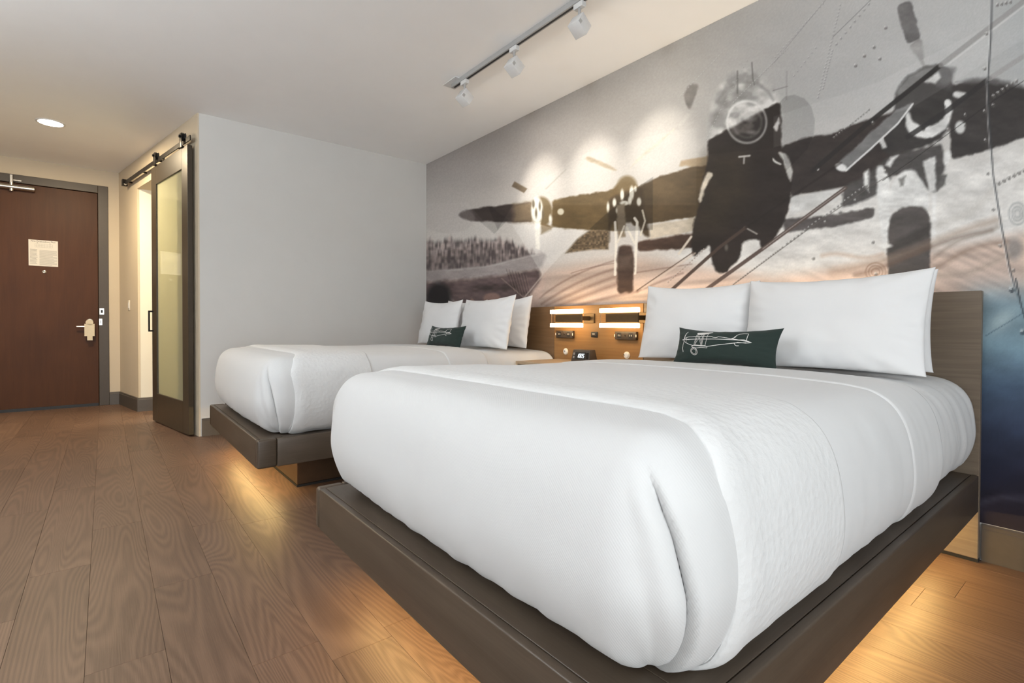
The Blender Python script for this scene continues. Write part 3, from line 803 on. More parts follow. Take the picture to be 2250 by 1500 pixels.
    dots(fB((910, 190))[0], fB((1060, 0))[0], 7, 1.8, (132, 131, 132)); dots(fB((1090, 260))[0], fB((1150, 20))[0], 14, 2.0, (132, 131, 132)); dots(fC((1120, 500))[0], fC((1260, 405))[0], 6, 4.0); dots(fC((1145, 945))[0], fC((1300, 865))[0], 6, 4.6); dots(fC((1140, 25))[0], fC((1230, 5))[0], 4, 3.5)
    for p in ((575, 140), (545, 300), (515, 240), (465, 285), (420, 335), (985, 590), (985, 640), (895, 665), (1095, 170), (1085, 350), (1090, 720), (1102, 890), (1130, 1075), (1165, 1262), (1235, 1388), (1215, 1478), (510, 630), (510, 1243), (203, 1327), (210, 1463), (525, 1408), (265, 1142), (340, 1090), (420, 1030), (475, 955), (575, 880), (1130, 540), (1085, 570)):
        c_ = fC(p)[0]; dots(c_, c_, 1, 3.6)
    # swirl patch beside the seam
    for r in (6, 11, 17): ell(*fC((1255, 1100))[0], r * 1.1, r * 1.4, (140, 144, 146), 0.6, 4, ring=3)
    ell(*fC((1240, 1280))[0], 16, 24, (96, 100, 104), 0.5, 14)
    line(fC((1125, -60), (1118, 200), (1102, 420), (1110, 620), (1130, 900), (1170, 1150), (1215, 1380), (1250, 1510), (1310, 1660), (1380, 1800)), 3.2, (58, 60, 64), 0.92, 3.0)
    line(fC((1118, -60), (1111, 200), (1095, 420), (1102, 620), (1122, 900), (1162, 1150), (1207, 1380), (1242, 1510)), 1.8, (226, 226, 226), 0.6, 3.0)
    # lower right: blue steel fading to navy
    bl = sstep(2085, 2180, px + (py - 600) * 0.12) * sstep(585, 680, py)
    ramp = np.stack([np.interp(py, [560, 640, 700, 760, 850, 930, 1050, 1150, 1300], v) for v in ([168, 126, 128, 116, 76, 50, 34, 42, 34.], [166, 146, 152, 142, 96, 60, 36, 36, 32.], [164, 156, 164, 156, 120, 82, 54, 46, 42.])], -1) / 255
    ramp *= (0.82 + 0.4 * fbm(70, 34, 11.0))[:, None]
    col[:] = col * (1 - bl[:, None]) + ramp * bl[:, None]
    s = sel_box(2100, 640, 2600, 1200)
    put(s, np.exp(-(((px[s] - 2200) / 30) ** 2 + ((py[s] - 705 + (px[s] - 2200) * 0.5) / 22) ** 2)), (176, 194, 198), 0.7)
    line([(2165, 738), (2215, 708), (2260, 680)], 1.6, (70, 92, 104), 0.8, 2); line([(2150, 1105), (2200, 1092), (2270, 1098)], 9, (86, 84, 100), 0.6, 14)
    for p in ((2222, 635), (2246, 728)): dots(p, p, 1, 5.5, (44, 54, 62), (232, 236, 238))
    line([(2232, 612), (2243, 668), (2262, 730)], 3.4, (52, 58, 64), 0.9, 1.8)
    # fine paper grain, then display values to linear reflectance
    col[:] = np.clip(col * (1 + 0.05 * (nz(2.2, 2.2, 3.0) - 0.5))[:, None], 0, 1)
    lin = np.where(col <= 0.04045, col / 12.92, ((col + 0.055) / 1.055) ** 2.4) * 0.92
    me = grid_mesh('mural', np.stack([X, Y, Z], -1))
    at = me.color_attributes.new('print', 'FLOAT_COLOR', 'POINT')
    at.data.foreach_set('color', np.concatenate([lin, np.ones((N, 1))], 1).astype(np.float32).ravel())
    m, nt, b = new_mat('mural_print')
    a = nd(nt, 'ShaderNodeVertexColor', layer_name='print')
    lk(nt, a.outputs['Color'], b.inputs['Base Color'])
    b.inputs['Roughness'].default_value = 0.55
    b.inputs['Specular IOR Level'].default_value = 0.25
    tc = nd(nt, 'ShaderNodeTexCoord'); n = nd(nt, 'ShaderNodeTexNoise', inp={'Scale': 700.0, 'Detail': 1.0}); lk(nt, tc.outputs['Object'], n.inputs['Vector'])
    bp = nd(nt, 'ShaderNodeBump', inp={'Strength': 0.08, 'Distance': 0.001}); lk(nt, n.outputs['Fac'], bp.inputs['Height']); lk(nt, bp.outputs['Normal'], b.inputs['Normal'])
    # grid normals must face the room (-Y)
    o = mesh_obj('mural', me, m)
    me.flip_normals()
    tag(o, 'sepia photo mural of propeller aircraft covering the headboard wall', 'mural')


build_mural()

# ------------------------------------------------------------------ beds
HW = 0.7875           # half width of a bed frame
FY = 0.635            # foot of both beds
HBY = 2.868           # front of the headboards
BL = HBY - FY - 0.004
BX = (-1.2175, -3.7575)
WARM = (1.0, 0.67, 0.25)


def bed_frame(cx, outer):
    t = empty('platform_bed', (cx, FY, 0))
    z0, z1 = 0.216, 0.371
    box('foot_rail', -HW + 0.041, HW - 0.041, 0, 0.025, z0, z1, M['bed'], t, 0.005, 3)
    for s in (-1, 1):
        a, b = sorted((s * HW, s * (HW - 0.025)))
        box('side_rail', a, b, 0.101, BL, z0, z1, M['bedy'], t, 0.005, 3)
        a, b = sorted((s * HW, s * (HW - 0.040)))
        box('corner_block', a, b, -0.001, 0.100, z0 - 0.0005, z1 + 0.0005, M['bedy'], t, 0.012, 4)
    box('ledge_board', -HW + 0.041, HW - 0.041, 0.0262, 0.135, z1 - 0.03, z1 - 0.0012, M['bed'], t, 0.001, 1)
    for s in (-1, 1):
        a, b = sorted((s * (HW - 0.0262), s * (HW - 0.150)))
        box('ledge_board', a, b, 0.1362, BL, z1 - 0.03, z1 - 0.0012, M['bedy'], t, 0.001, 1)
    box('deck', -HW + 0.151, HW - 0.151, 0.1362, BL, z1 - 0.03, z1 - 0.003, M['bed'], t)
    box('plinth', -0.52, 0.52, 0.28, BL - 0.02, 0.014, z0 + 0.0015, M['plinth'], t, 0.003, 1)
    box('toe_strip', -0.522, 0.522, 0.278, BL - 0.018, 0.0, 0.0135, M['gap'], t)
    box('underside_board', -HW + 0.03, HW - 0.03, 0.03, BL - 0.01, z0 + 0.002, z0 + 0.008, M['plinth'], t)
    box('led_strip', -0.64, 0.64, 0.140, 0.152, z0 - 0.005, z0 + 0.0018, M['led'], t)
    xo = outer * (HW - 0.145)
    box('led_strip', xo - 0.006, xo + 0.006, 0.20, BL - 0.06, z0 - 0.005, z0 + 0.0018, M['led'], t)
    area_light('led_glow', (0, 0.146, z0 - 0.008), (0, -0.25, -1), 1.3, 0.012, LEDP, WARM, t, xaxis=(1, 0, 0))
    area_light('led_glow', (xo, 1.20, z0 - 0.008), (outer * 0.45, 0, -1), 2.02, 0.012, LEDP * 2.2, WARM, t, xaxis=(0, 1, 0))
    return t


LEDP = 4.8
b1 = bed_frame(BX[0], 1)
tag(b1, 'near platform bed frame of brown oak with lit underside', 'bed', 'platform beds')
b2 = bed_frame(BX[1], -1)
tag(b2, 'far platform bed frame of brown oak beside the grey wall', 'bed', 'platform beds')


# bedding cross-section: inset from the widest outline, height
PROF = [(0.125, 0.3735), (0.102, 0.374), (0.084, 0.377), (0.066, 0.388), (0.046, 0.406), (0.026, 0.436), (0.009, 0.485), (0.0, 0.545), (0.002, 0.610), (0.009, 0.662), (0.021, 0.706), (0.041, 0.744), (0.070, 0.772), (0.108, 0.790), (0.17, 0.800), (0.25, 0.804), (0.40, 0.809), (0.60, 0.811), (0.785, 0.8115)]


def resample(pts, step):
    P = np.array(pts, float)
    # smooth with Catmull-Rom then even arc length
    Q = []
    for i in range(len(P) - 1):
        p0, p1, p2, p3 = P[max(i - 1, 0)], P[i], P[i + 1], P[min(i + 2, len(P) - 1)]
        for t in np.linspace(0, 1, 12, endpoint=False):
            Q.append(0.5 * ((2 * p1) + (-p0 + p2) * t + (2 * p0 - 5 * p1 + 4 * p2 - p3) * t * t + (-p0 + 3 * p1 - 3 * p2 + p3) * t ** 3))
    Q.append(P[-1]); Q = np.array(Q)
    L = np.concatenate([[0], np.cumsum(np.linalg.norm(np.diff(Q, axis=0), axis=1))])
    n = max(int(L[-1] / step), 4)
    s = np.linspace(0, L[-1], n)
    return np.stack([np.interp(s, L, Q[:, k]) for k in range(Q.shape[1])], 1)


BW = 0.785            # widest half width of the made bed
BY0 = 0.016           # foot of the made bed, from the frame's foot
_t = np.array([p for p in PROF if p[1] > 0.78])


def ztop(d):
    return np.interp(d, _t[:, 0], _t[:, 1])


def ylift(y):
    """the bed top is fuller towards the foot, flatter at the head (y from the frame foot)"""
    return 0.016 * (1 - sstep(0.3, 1.05, y)) - 0.010 * sstep(1.3, 2.0, y)


def smin(a, b, k=0.055):
    h = np.clip(0.5 + 0.5 * (b - a) / k, 0, 1)
    return b + (a - b) * h - k * h * (1 - h)


def u_surface(off, yend, step, grow_fn=None, arc_n=64, foot_n=90, side_n=90):
    """skin over the bed: U-shaped outline (left side, foot, right side) x rising profile"""
    pr = resample(PROF, step)
    R = 0.14
    rings = []
    side = np.linspace(0, 1, side_n) ** 1.0
    for d, z in pr:
        din = d - off
        zz = z + (off if z > 0.6 else off * 0.2 if z < 0.42 else off * (z - 0.42) / 0.18)
        r = max(R - din, 0.012)
        w = BW - din; y0 = BY0 + din
        a = np.linspace(0, PI / 2, arc_n)
        left = np.stack([np.full(side_n, -w), yend + (y0 + r - yend) * side], 1)
        la = np.stack([-w + r - r * np.cos(a), y0 + r - r * np.sin(a)], 1)[1:]
        ft = np.stack([np.linspace(-w + r, w - r, foot_n), np.full(foot_n, y0)], 1)[1:]
        ra = np.stack([w - r + r * np.sin(a), y0 + r - r * np.cos(a)], 1)[1:]
        rt = np.stack([np.full(side_n, w), y0 + r + (yend - y0 - r) * side], 1)[1:]
        o = np.concatenate([left, la, ft, ra, rt])
        rings.append(np.concatenate([o, np.full((len(o), 1), zz)], 1))
    P = np.stack(rings, 1)                      # outline x ring x 3
    D = pr[:, 0][None, :] * np.ones(P.shape[:2])
    top = (pr[:, 1] > 0.76)[None, :] & (D > 0.09)
    zt = ztop(np.maximum(smin(BW - np.abs(P[..., 0]), P[..., 1] - BY0), 0.09)) + off
    wgt = sstep(0.09, 0.16, D) * top
    P[..., 2] = P[..., 2] * (1 - wgt) + zt * wgt
    P[..., 2] += ylift(P[..., 1]) * sstep(0.5, 0.80, P[..., 2])
    return P, pr, (side_n, arc_n, foot_n)


def duvet_mesh(seed):
    P, pr, (sn, an, fn) = u_surface(0.0, 1.35, 0.0115)
    no, nr = P.shape[:2]
    Z = P[..., 2]; X = P[..., 0]; Y = P[..., 1]
    # outward direction in plan
    T = np.gradient(P[:, :, :2], axis=0)
    T /= np.maximum(np.linalg.norm(T, axis=2, keepdims=True), 1e-9)
    Nn = np.stack([T[..., 1], -T[..., 0]], -1)
    # make sure it points away from the bed centre
    sgn = np.sign(Nn[..., 0] * X + Nn[..., 1] * (Y - 1.1)); Nn *= sgn[..., None]
    i = np.arange(no)[:, None] * np.ones((1, nr))
    disp = np.zeros((no, nr)); lift = np.zeros((no, nr))
    hi = sstep(0.40, 0.50, Z) * (1 - sstep(0.74, 0.80, Z))
    # slack of the tucked cloth: soft swells, low puckers at the tuck
    s_len = np.concatenate([[0], np.cumsum(np.linalg.norm(np.diff(P[:, nr // 3, :2], axis=0), axis=1))])[:, None] * np.ones((1, nr))
    disp += (vnoise(s_len * 3.1, Z * 5, seed) - 0.5) * 0.016 * (1 - sstep(0.70, 0.80, Z))
    disp += (vnoise(s_len * 9, Z * 3.5, seed + 3) - 0.5) * 0.010 * (1 - sstep(0.42, 0.62, Z))
    disp += (vnoise(s_len * 26, Z * 5, seed + 6) - 0.5) * 0.007 * (1 - sstep(0.39, 0.50, Z))
    lift += (vnoise(X * 3 + 5, Y * 3, seed + 9) - 0.5) * 0.005 * sstep(0.78, 0.80, Z) * (1 - sstep(0.2, 0.3, Y))
    for side in (0, 1):
        if side: a0 = sn + an - 1 + fn - 1; ph = (i - a0) / (an - 1) * 90
        else: a0 = sn; ph = 90 - (i - a0 + 1) / (an - 1) * 90
        # past the arc keep counting in degrees along the side
        bend = np.where(side, 1, 1)
        f = np.interp(Z, [0.37, 0.45, 0.56, 0.66, 0.73, 0.77], [70, 68, 62, 52, 40, 28])
        g = ph - f
        lo, hi2 = sstep(0.37, 0.40, Z), 1 - sstep(0.70, 0.775, Z)
        prox = (ph > -25) * (ph < 135 if side else ph < 135)
        step_ = sstep(0.0, 3.5, g) * (1 - sstep(70, 120, g) * 0.6)
        disp += 0.011 * step_ * hi2 * prox
        disp -= 0.016 * np.exp(-((g + 2.0) / 3.2) ** 2) * hi2 * lo * prox
        disp += 0.007 * np.exp(-((g + 15) / 7) ** 2) * hi2 * prox
        disp -= 0.005 * np.exp(-((g + 30) / 7) ** 2) * hi2 * prox * (1 - sstep(0.5, 0.7, Z))
        # the corner is drawn in where it is tucked under the mattress
        disp -= 0.040 * np.exp(-((ph - 45) / 40) ** 2) * (1 - sstep(0.37, 0.58, Z))
        # little pleats gathered at the bottom of the corner
        disp += 0.009 * np.sin(np.radians(g) * 9) * np.exp(-((g + 18) / 22) ** 2) * (1 - sstep(0.40, 0.53, Z))
    top_fade = 1 - sstep(0.76, 0.80, Z)
    disp *= 1 - 0.92 * sstep(0.17, 0.26, Y)
    P[..., 0] += Nn[..., 0] * disp * top_fade
    P[..., 1] += Nn[..., 1] * disp * top_fade
    P[..., 2] += lift
    # the hem dips and rises where it is tucked in
    low = 1 - sstep(0.375, 0.43, Z)
    P[..., 2] += low * (0.004 + 0.010 * vnoise(s_len * 7, 0.5, seed + 2))
    me = grid_mesh('duvet', P)
    me.flip_normals()
    return me


def mattress_mesh(seed):
    P, pr, _ = u_surface(-0.010, BL - 0.012, 0.016, arc_n=10, foot_n=24, side_n=150)
    X, Y, Z = P[..., 0].copy(), P[..., 1].copy(), P[..., 2].copy()
    head = sstep(1.35, 1.7, Y)
    inn = 0.016 * (1 - sstep(1.2, 1.5, Y))
    P[..., 0] -= np.sign(X) * np.minimum(inn, np.abs(X)) * (1 - sstep(0.72, 0.80, Z)); P[..., 2] -= inn * sstep(0.60, 0.78, Z)
    P[..., 1] += 0.02 * (1 - sstep(0.2, 0.6, Y)) * (1 - sstep(0.72, 0.80, Z))
    sd = (1 - sstep(0.72, 0.80, Z)) * head
    wr = (vnoise(Y * 19 + Z * 6, Z * 4.0, seed) - 0.5) * 0.012 + (vnoise(Y * 47 + Z * 14, Z * 9, seed + 4) - 0.5) * 0.005
    P[..., 0] += np.sign(X) * wr * sd * sstep(0.55, 0.7, np.abs(X))
    P[..., 2] += (vnoise(X * 9, Y * 11, seed + 8) - 0.5) * 0.008 * head * sstep(0.76, 0.80, Z)
    low = 1 - sstep(0.375, 0.43, Z)
    P[..., 2] += low * (0.004 + 0.006 * vnoise(Y * 11, 0.5, seed + 2))
    me = grid_mesh('mattress', P)
    me.flip_normals()
    b = bmesh.new(); b.from_mesh(me)
    n0, n1 = P.shape[:2]
    b.verts.ensure_lookup_table()
    loop = [b.verts[k] for k in range(n1)] + [b.verts[(n0 - 1) * n1 + k] for k in range(n1 - 1, -1, -1)]
    try: b.faces.new(loop[::-1])
    except Exception: pass
    b.to_mesh(me); b.free()
    return me


def band_mesh(name, off, ya_fn, yb_fn, ny, seed, hem=0.006, wr=0.0, zmin=0.0, roll=0.0):
    """a layer of cloth laid across the bed from one tuck to the other"""
    pr = resample(PROF, 0.0105)
    pr = pr[pr[:, 1] > 0.3742]
    half = np.stack([BW - pr[:, 0], pr[:, 1], pr[:, 0]], 1)
    sec = np.concatenate([half * [-1, 1, 1], (half)[::-1][1:]])      # left tuck -> right tuck
    tx = np.gradient(sec[:, 0]); tz = np.gradient(sec[:, 1]); l = np.hypot(tx, tz)
    nx, nz_ = -tz / l, tx / l
    b_len = np.concatenate([[0], np.cumsum(np.hypot(np.diff(sec[:, 0]), np.diff(sec[:, 1])))])
    ya = ya_fn(sec[:, 0], sec[:, 1]) + (vnoise(b_len * 6, 0.2, seed) - 0.5) * 0.008
    yb = yb_fn(sec[:, 0], sec[:, 1]) + (vnoise(b_len * 6, 0.7, seed) - 0.5) * 0.006
    t = np.concatenate([[0, 0.0, 0.0], np.linspace(0, 1, ny), [1, 1]])
    e = np.concatenate([[-0.25, 0.35, 0.8], np.ones(ny), [0.6, -0.25]])         # how proud of the bed
    dy = np.concatenate([[0.002, -0.0015, 0.0], np.zeros(ny), [0.002, 0.0]])
    rows = []
    for k in range(len(t)):
        y = ya + (yb - ya) * t[k] + dy[k]
        if 2 < k < 3 + ny and t[k] == 0: y = y + hem
        o = off * e[k]
        if roll: o = off * (-0.35 + 1.35 * (1 - np.exp(-np.maximum(y - ya, 0) / 0.016))) if k < 3 + ny else o
        if roll: o = o + roll * np.exp(-((y - ya - 0.05) / 0.045) ** 2) * (e[k] > 0.9)
        D = sec[:, 2]
        z = sec[:, 1].copy()
        zt = ztop(np.maximum(smin(D, y - BY0), 0.09))
        wgt = sstep(0.09, 0.16, D)
        z = z * (1 - wgt) + zt * wgt
        z = z + ylift(y) * sstep(0.5, 0.80, z)
        x = sec[:, 0].copy()
        side = 1 - sstep(0.70, 0.80, sec[:, 1])
        w_ = wr * ((vnoise(y * 11 + sec[:, 1] * 3, sec[:, 1] * 4, seed) - 0.5) + 0.5 * (vnoise(y * 29 + sec[:, 1] * 5, sec[:, 1] * 7, seed + 5) - 0.5)) * side
        w2 = wr * 0.35 * (vnoise(x * 5, y * 6, seed + 7) - 0.5) * (1 - side)
        lowz = (1 - sstep(0.375, 0.42, sec[:, 1])) * (0.004 + 0.010 * vnoise(y * 9, 0.5, seed + 2))
        rows.append(np.stack([x + nx * (o + w_), y, z + nz_ * (o + w_) + w2 + lowz], 1))
    P = np.stack(rows, 0)
    me = grid_mesh(name, P)
    return me


me_mat = mattress_mesh(2.0)
me_duv = duvet_mesh(11.0)
# distances from the frame foot; hems run nearly straight across the top and swing at the sides
runner_a = lambda x, z: np.interp(z, [0.37, 0.50, 0.60, 0.70, 0.78, 0.80], [0.172, 0.182, 0.178, 0.160, 0.200, 0.232]) + 0.0 * x
runner_b = lambda x, z: np.interp(z, [0.37, 0.78, 0.81], [0.675, 0.64, 0.665]) + 0.0 * x
sheet_a = lambda x, z: np.full_like(x, 0.60)
sheet_b = lambda x, z: np.full_like(x, 1.40)
cuff_a = lambda x, z: np.interp(z, [0.37, 0.6, 0.78, 0.81], [1.275, 1.225, 1.215, 1.225])
cuff_b = lambda x, z: np.interp(z, [0.37, 0.6, 0.78, 0.81], [1.575, 1.545, 1.535, 1.53])
me_run = band_mesh('coverlet', 0.012, runner_a, runner_b, 110, 21.0, wr=0.002, roll=0.004)
me_she = band_mesh('top_sheet', 0.0065, sheet_a, sheet_b, 80, 31.0, wr=0.0045)
me_cuf = band_mesh('sheet_cuff', 0.0098, cuff_a, cuff_b, 40, 41.0, wr=0.0045)

for n, (cx, which) in enumerate(zip(BX, ('near', 'far'))):
    p = (cx, FY, 0)
    o = mesh_obj('mattress', me_mat, M['sheet'], None, p)
    tag(o, f'mattress in a white fitted sheet on the {which} bed', 'mattress', 'mattresses')
    o = mesh_obj('duvet', me_duv, M['duvet'], None, p); solid(o, 0.005)
    tag(o, f'white ribbed duvet tucked around the foot of the {which} bed', 'duvet', 'white duvets')
    o = mesh_obj('coverlet', me_run, M['quilt'], None, p); solid(o, 0.004)
    tag(o, f'white textured coverlet across the {which} bed behind its foot fold', 'coverlet', 'white coverlets')
    o = mesh_obj('top_sheet', me_she, M['sheet'], None, p); solid(o, 0.003)
    c = mesh_obj('folded_cuff', me_cuf, M['sheet'], o); solid(c, 0.004)
    tag(o, f'smooth white top sheet with folded cuff on the {which} bed', 'sheet', 'white top sheets')


# ------------------------------------------------------------------ pillows
def pillow_surface(Wd, Hd, T, seed, wr=0.010, cz=0.125, cx=0.05, pw=0.55):
    def f(u, v, sgn):
        x = u * Wd / 2 * (1 - cx * (1 - v * v) * u * u)
        z = v * Hd / 2 * (1 - cz * (1 - u * u) * v * v)
        au, av = np.abs(u), np.abs(v)
        h = np.clip((1 - au ** 2.4) * (1 - av ** 2.4), 0, 1) ** pw
        edge = 1 - np.clip((1 - au ** 4) * (1 - av ** 4), 0, 1)
        n = (vnoise(u * 2.2 + 9, v * 2.2, seed) - 0.5) * wr * 1.6 + (vnoise(u * 6 + v * 2, v * 4 - u, seed + 3) - 0.5) * wr * (0.5 + edge)
        ang = np.arctan2(v, u)
        n += wr * 0.35 * np.sin(ang * 23 + seed) * sstep(0.55, 0.95, np.maximum(au, av)) * (1 - sstep(0.97, 1, np.maximum(au, av)))
        y = sgn * (T / 2 * h + n * h ** 0.5 * (h > 0))
        return np.stack([x, y, z], -1)
    return f


def pillow_mesh(name, f, n=56):
    # denser towards the rim
    u = np.sin(np.linspace(-PI / 2, PI / 2, n)) * 0.75 + np.linspace(-1, 1, n) * 0.25
    U, V = np.meshgrid(u, u, indexing='ij')
    A = grid_mesh(name, f(U, V, -1.0)); B = grid_mesh(name + '_b', f(U, V, 1.0)); B.flip_normals()
    b = bmesh.new(); b.from_mesh(A); b.from_mesh(B); bpy.data.meshes.remove(B)
    bmesh.ops.remove_doubles(b, verts=b.verts, dist=1e-5)
    bmesh.ops.recalc_face_normals(b, faces=b.faces)
    b.to_mesh(A); b.free()
    for p in A.polygons: p.use_smooth = True
    return A


def place_pillow(name, me, mat, x, y, zb, hd, tilt, rz=0.0, roll=0.0, floor=None):
    """x, y of the bottom edge's centre; leans back by tilt; sits flat on the bed top"""
    me = me.copy()
    o = mesh_obj(name, me, mat)
    o.rotation_euler = (-tilt, roll, rz)
    R3 = o.rotation_euler.to_matrix()
    o.location = Vector((x, y, zb)) + R3 @ Vector((0, 0, hd / 2 * 0.93))
    if floor is not None:
        A = np.array(R3); L = np.array(o.location)
        co = np.empty(len(me.vertices) * 3, np.float32); me.vertices.foreach_get('co', co)
        w = co.reshape(-1, 3) @ A.T + L
        zl = floor + 0.004
        d = np.maximum(zl + 0.03 - w[:, 2], 0)
        w[:, 2] = np.where(w[:, 2] < zl + 0.03, zl + 0.03 * np.exp(-d / 0.03), w[:, 2])
        me.vertices.foreach_set('co', ((w - L) @ A).astype(np.float32).ravel()); me.update()
    return o


PS = [pillow_mesh('pillow', pillow_surface(0.67, 0.46, 0.15, 3.0)), pillow_mesh('pillow', pillow_surface(0.74, 0.46, 0.155, 8.0, 0.012)), pillow_mesh('pillow', pillow_surface(0.66, 0.46, 0.145, 15.0))]
PILL = [  # mesh, x, y, tilt, rz, roll, label
    (2, -1.63, 2.70, 0.15, 0.02, 0.01, 'white pillow against the near headboard, behind the left front pillow', 0),
    (1, -0.915, 2.69, 0.15, -0.03, -0.012, 'white pillow against the near headboard, behind the right front pillow', 0),
    (0, -1.565, 2.505, 0.20, 0.03, 0.012, 'white front pillow left of the green cushion on the near bed', 0),
    (1, -0.885, 2.44, 0.25, -0.02, -0.008, 'large white front pillow right of the green cushion on the near bed', 0),
    (2, -4.16, 2.70, 0.15, 0.03, 0.02, 'white pillow behind the front left pillow of the far bed', 1),
    (0, -3.49, 2.69, 0.16, -0.02, -0.02, 'white pillow beside the wooden panel, behind the others on the far bed', 1),
    (2, -4.27, 2.48, 0.20, 0.04, 0.01, 'white front pillow nearest the grey wall on the far bed', 1),
    (1, -3.46, 2.44, 0.22, -0.03, -0.02, 'white front pillow right of the green cushion on the far bed', 1),
]
for k, x, y, ti, rz, ro, lab, bi in PILL:
    o = place_pillow('pillow', PS[k], M['pillow'], x, y, 0.797, 0.46, ti, rz, ro, 0.794)
    tag(o, lab, 'pillow', 'pillows on the near bed' if bi == 0 else 'pillows on the far bed')

# green cushions with an embroidered biplane
CWd, CHd = 0.51, 0.200
cf = pillow_surface(CWd, CHd, 0.115, 23.0, 0.006, 0.26, 0.07, 0.6)
me_cush = pillow_mesh('cushion', cf, 44)


def cushion_uv(X, Y):
    """drawing coordinates (of the photograph's close-up) to cushion u, v"""
    t = (Y - 890) / 475.0
    xl = 560 - 110 * t; xr = 1990 - 165 * t
    return ((X - xl) / (xr - xl) * 2 - 1) * 0.96, (1 - (Y - 885) / 580.0 * 2) * 0.97


def embroidery_mesh():
    b = bmesh.new()

    def pos(X, Y, lift=0.0016):
        u, v = cushion_uv(X, Y)
        p = cf(np.array([u]), np.array([v]), -1.0)[0]
        return Vector((p[0], p[1] - lift, p[2]))

    def stroke(pts, w=8.0, w2=None, close=False):
        pts = [np.array(p, float) for p in pts]
        if close: pts.append(pts[0])
        fine = []
        for p, q in zip(pts, pts[1:]):
            n = max(int(np.linalg.norm(q - p) / 22), 1)
            for t in range(n): fine.append(p + (q - p) * t / n)
        fine.append(pts[-1])
        L, Rr = [], []
        for i, p in enumerate(fine):
            d = fine[min(i + 1, len(fine) - 1)] - fine[max(i - 1, 0)]
            d = d / max(np.linalg.norm(d), 1e-6)
            nrm = np.array([-d[1], d[0]])
            ww = (w if w2 is None else w + (w2 - w) * i / (len(fine) - 1)) / 2
            L.append(b.verts.new(pos(*(p + nrm * ww)))); Rr.append(b.verts.new(pos(*(p - nrm * ww))))
        for i in range(len(fine) - 1):
            b.faces.new((L[i], L[i + 1], Rr[i + 1], Rr[i]))

    def fill(pts):
        b.faces.new([b.verts.new(pos(*p)) for p in pts])

    stroke([(640, 1108), (665, 1085), (700, 1072), (740, 1062), (860, 1060), (1110, 1060), (1130, 1075), (1165, 1082), (1190, 1078), (1210, 1066), (1400, 1095), (1635, 1130)])
    stroke([(640, 1105), (900, 1103), (1450, 1108), (1560, 1112), (1635, 1132)], 9)
    stroke([(650, 1118), (665, 1150), (720, 1175), (790, 1198), (1030, 1214), (1240, 1180), (1440, 1150), (1570, 1140)], 8)
    stroke([(692, 1080), (684, 1152)], 6); stroke([(700, 1108), (745, 1108)], 9)
    stroke([(648, 1095), (668, 1045), (690, 1005), (725, 968)], 16, 6); stroke([(640, 1125), (622, 1190), (615, 1240), (622, 1296)], 8, 12)
    stroke([(612, 1108), (640, 1112)], 14)
    fill([(885, 985), (960, 975), (1132, 965), (1125, 985), (1050, 1012), (940, 1030), (892, 1022), (878, 1000)])
    for a in (((880, 1020), (820, 1195)), ((897, 1025), (838, 1195)), ((985, 1015), (930, 1203)), ((1002, 1013), (946, 1205)), ((1062, 1005), (1000, 1200))): stroke(a, 5.5)
    for a in (((890, 1030), (935, 1180)), ((965, 1030), (840, 1180)), ((905, 1025), (950, 1170))): stroke(a, 4)
    stroke([(782, 1215), (830, 1192), (900, 1198), (1000, 1202), (1030, 1222), (1022, 1236), (930, 1228), (860, 1240), (790, 1225)], 7, close=True)
    for r in (52, 36): stroke([(815 + r * math.cos(a), 1290 + r * 1.08 * math.sin(a)) for a in np.linspace(0, 2 * PI, 22)], 6.5)
    stroke([(850, 1240), (845, 1255)], 6)
    stroke([(1385, 1092), (1435, 1072), (1460, 1035), (1500, 1008), (1560, 990), (1615, 992), (1596, 1050), (1575, 1112)], 8)
    stroke([(1415, 1088), (1440, 1050)], 5)
    stroke([(1450, 1108), (1550, 1100), (1638, 1132), (1560, 1146), (1460, 1140), (1440, 1150)], 7)
    stroke([(1412, 1155), (1420, 1182), (1440, 1192), (1466, 1188)], 8)
    me = bpy.data.meshes.new('embroidery')
    bmesh.ops.recalc_face_normals(b, faces=b.faces)
    b.to_mesh(me); b.free()
    return me


me_emb = embroidery_mesh()
for x, y, ti, rz, lab in ((-1.235, 2.235, 0.34, 0.02, 'dark green cushion with embroidered biplane on the near bed'),
                          (-3.70, 2.215, 0.34, 0.05, 'dark green cushion with embroidered biplane on the far bed')):
    o = place_pillow('cushion', me_cush, M['green'], x, y, 0.806, CHd, ti, rz, 0.0, None)
    tag(o, lab, 'cushion', 'embroidered lumbar cushions')
    e = mesh_obj('embroidery', me_emb, M['thread'], o); e['label'] = 'cream biplane outline'

# ------------------------------------------------------------------ headboards, wall panel, nightstand
def headboard(name, x0, x1, label, mat, glow):
    t = empty(name, ((x0 + x1) / 2, HBY, 0)); h = (x1 - x0) / 2
    box('panel', -h, h, 0, 0.034, 0.014, 1.148, mat, t, 0.002, 1)
    box('toe_strip', -h, h, 0.002, 0.034, 0.0, 0.0135, M['gap'], t)
    if glow:
        box('led_strip', -h + 0.15, h - 0.25, 0.0342, 0.038, 1.10, 1.112, M['led'], t)
        area_light('headboard_glow', (-0.02, 0.0435, 1.125), (0, 0.25, 1), 2 * h - 0.45, 0.008, 13, (1.0, 0.80, 0.55), t, xaxis=(1, 0, 0))
    return t


tag(headboard('headboard', -2.140, -0.430, '', M['hb'], True), 'taupe oak headboard behind the near bed', 'headboard', 'oak headboards')
tag(headboard('headboard', -4.735, -3.027, '', M['hb2'], False), 'oak headboard behind the far bed, lamp warmth in its colour', 'headboard', 'oak headboards')
tag(headboard('wall_panel', -3.023, -2.144, '', M['panel'], False), 'oak wall panel between the two headboards carrying lamps and outlets', 'wall panel')

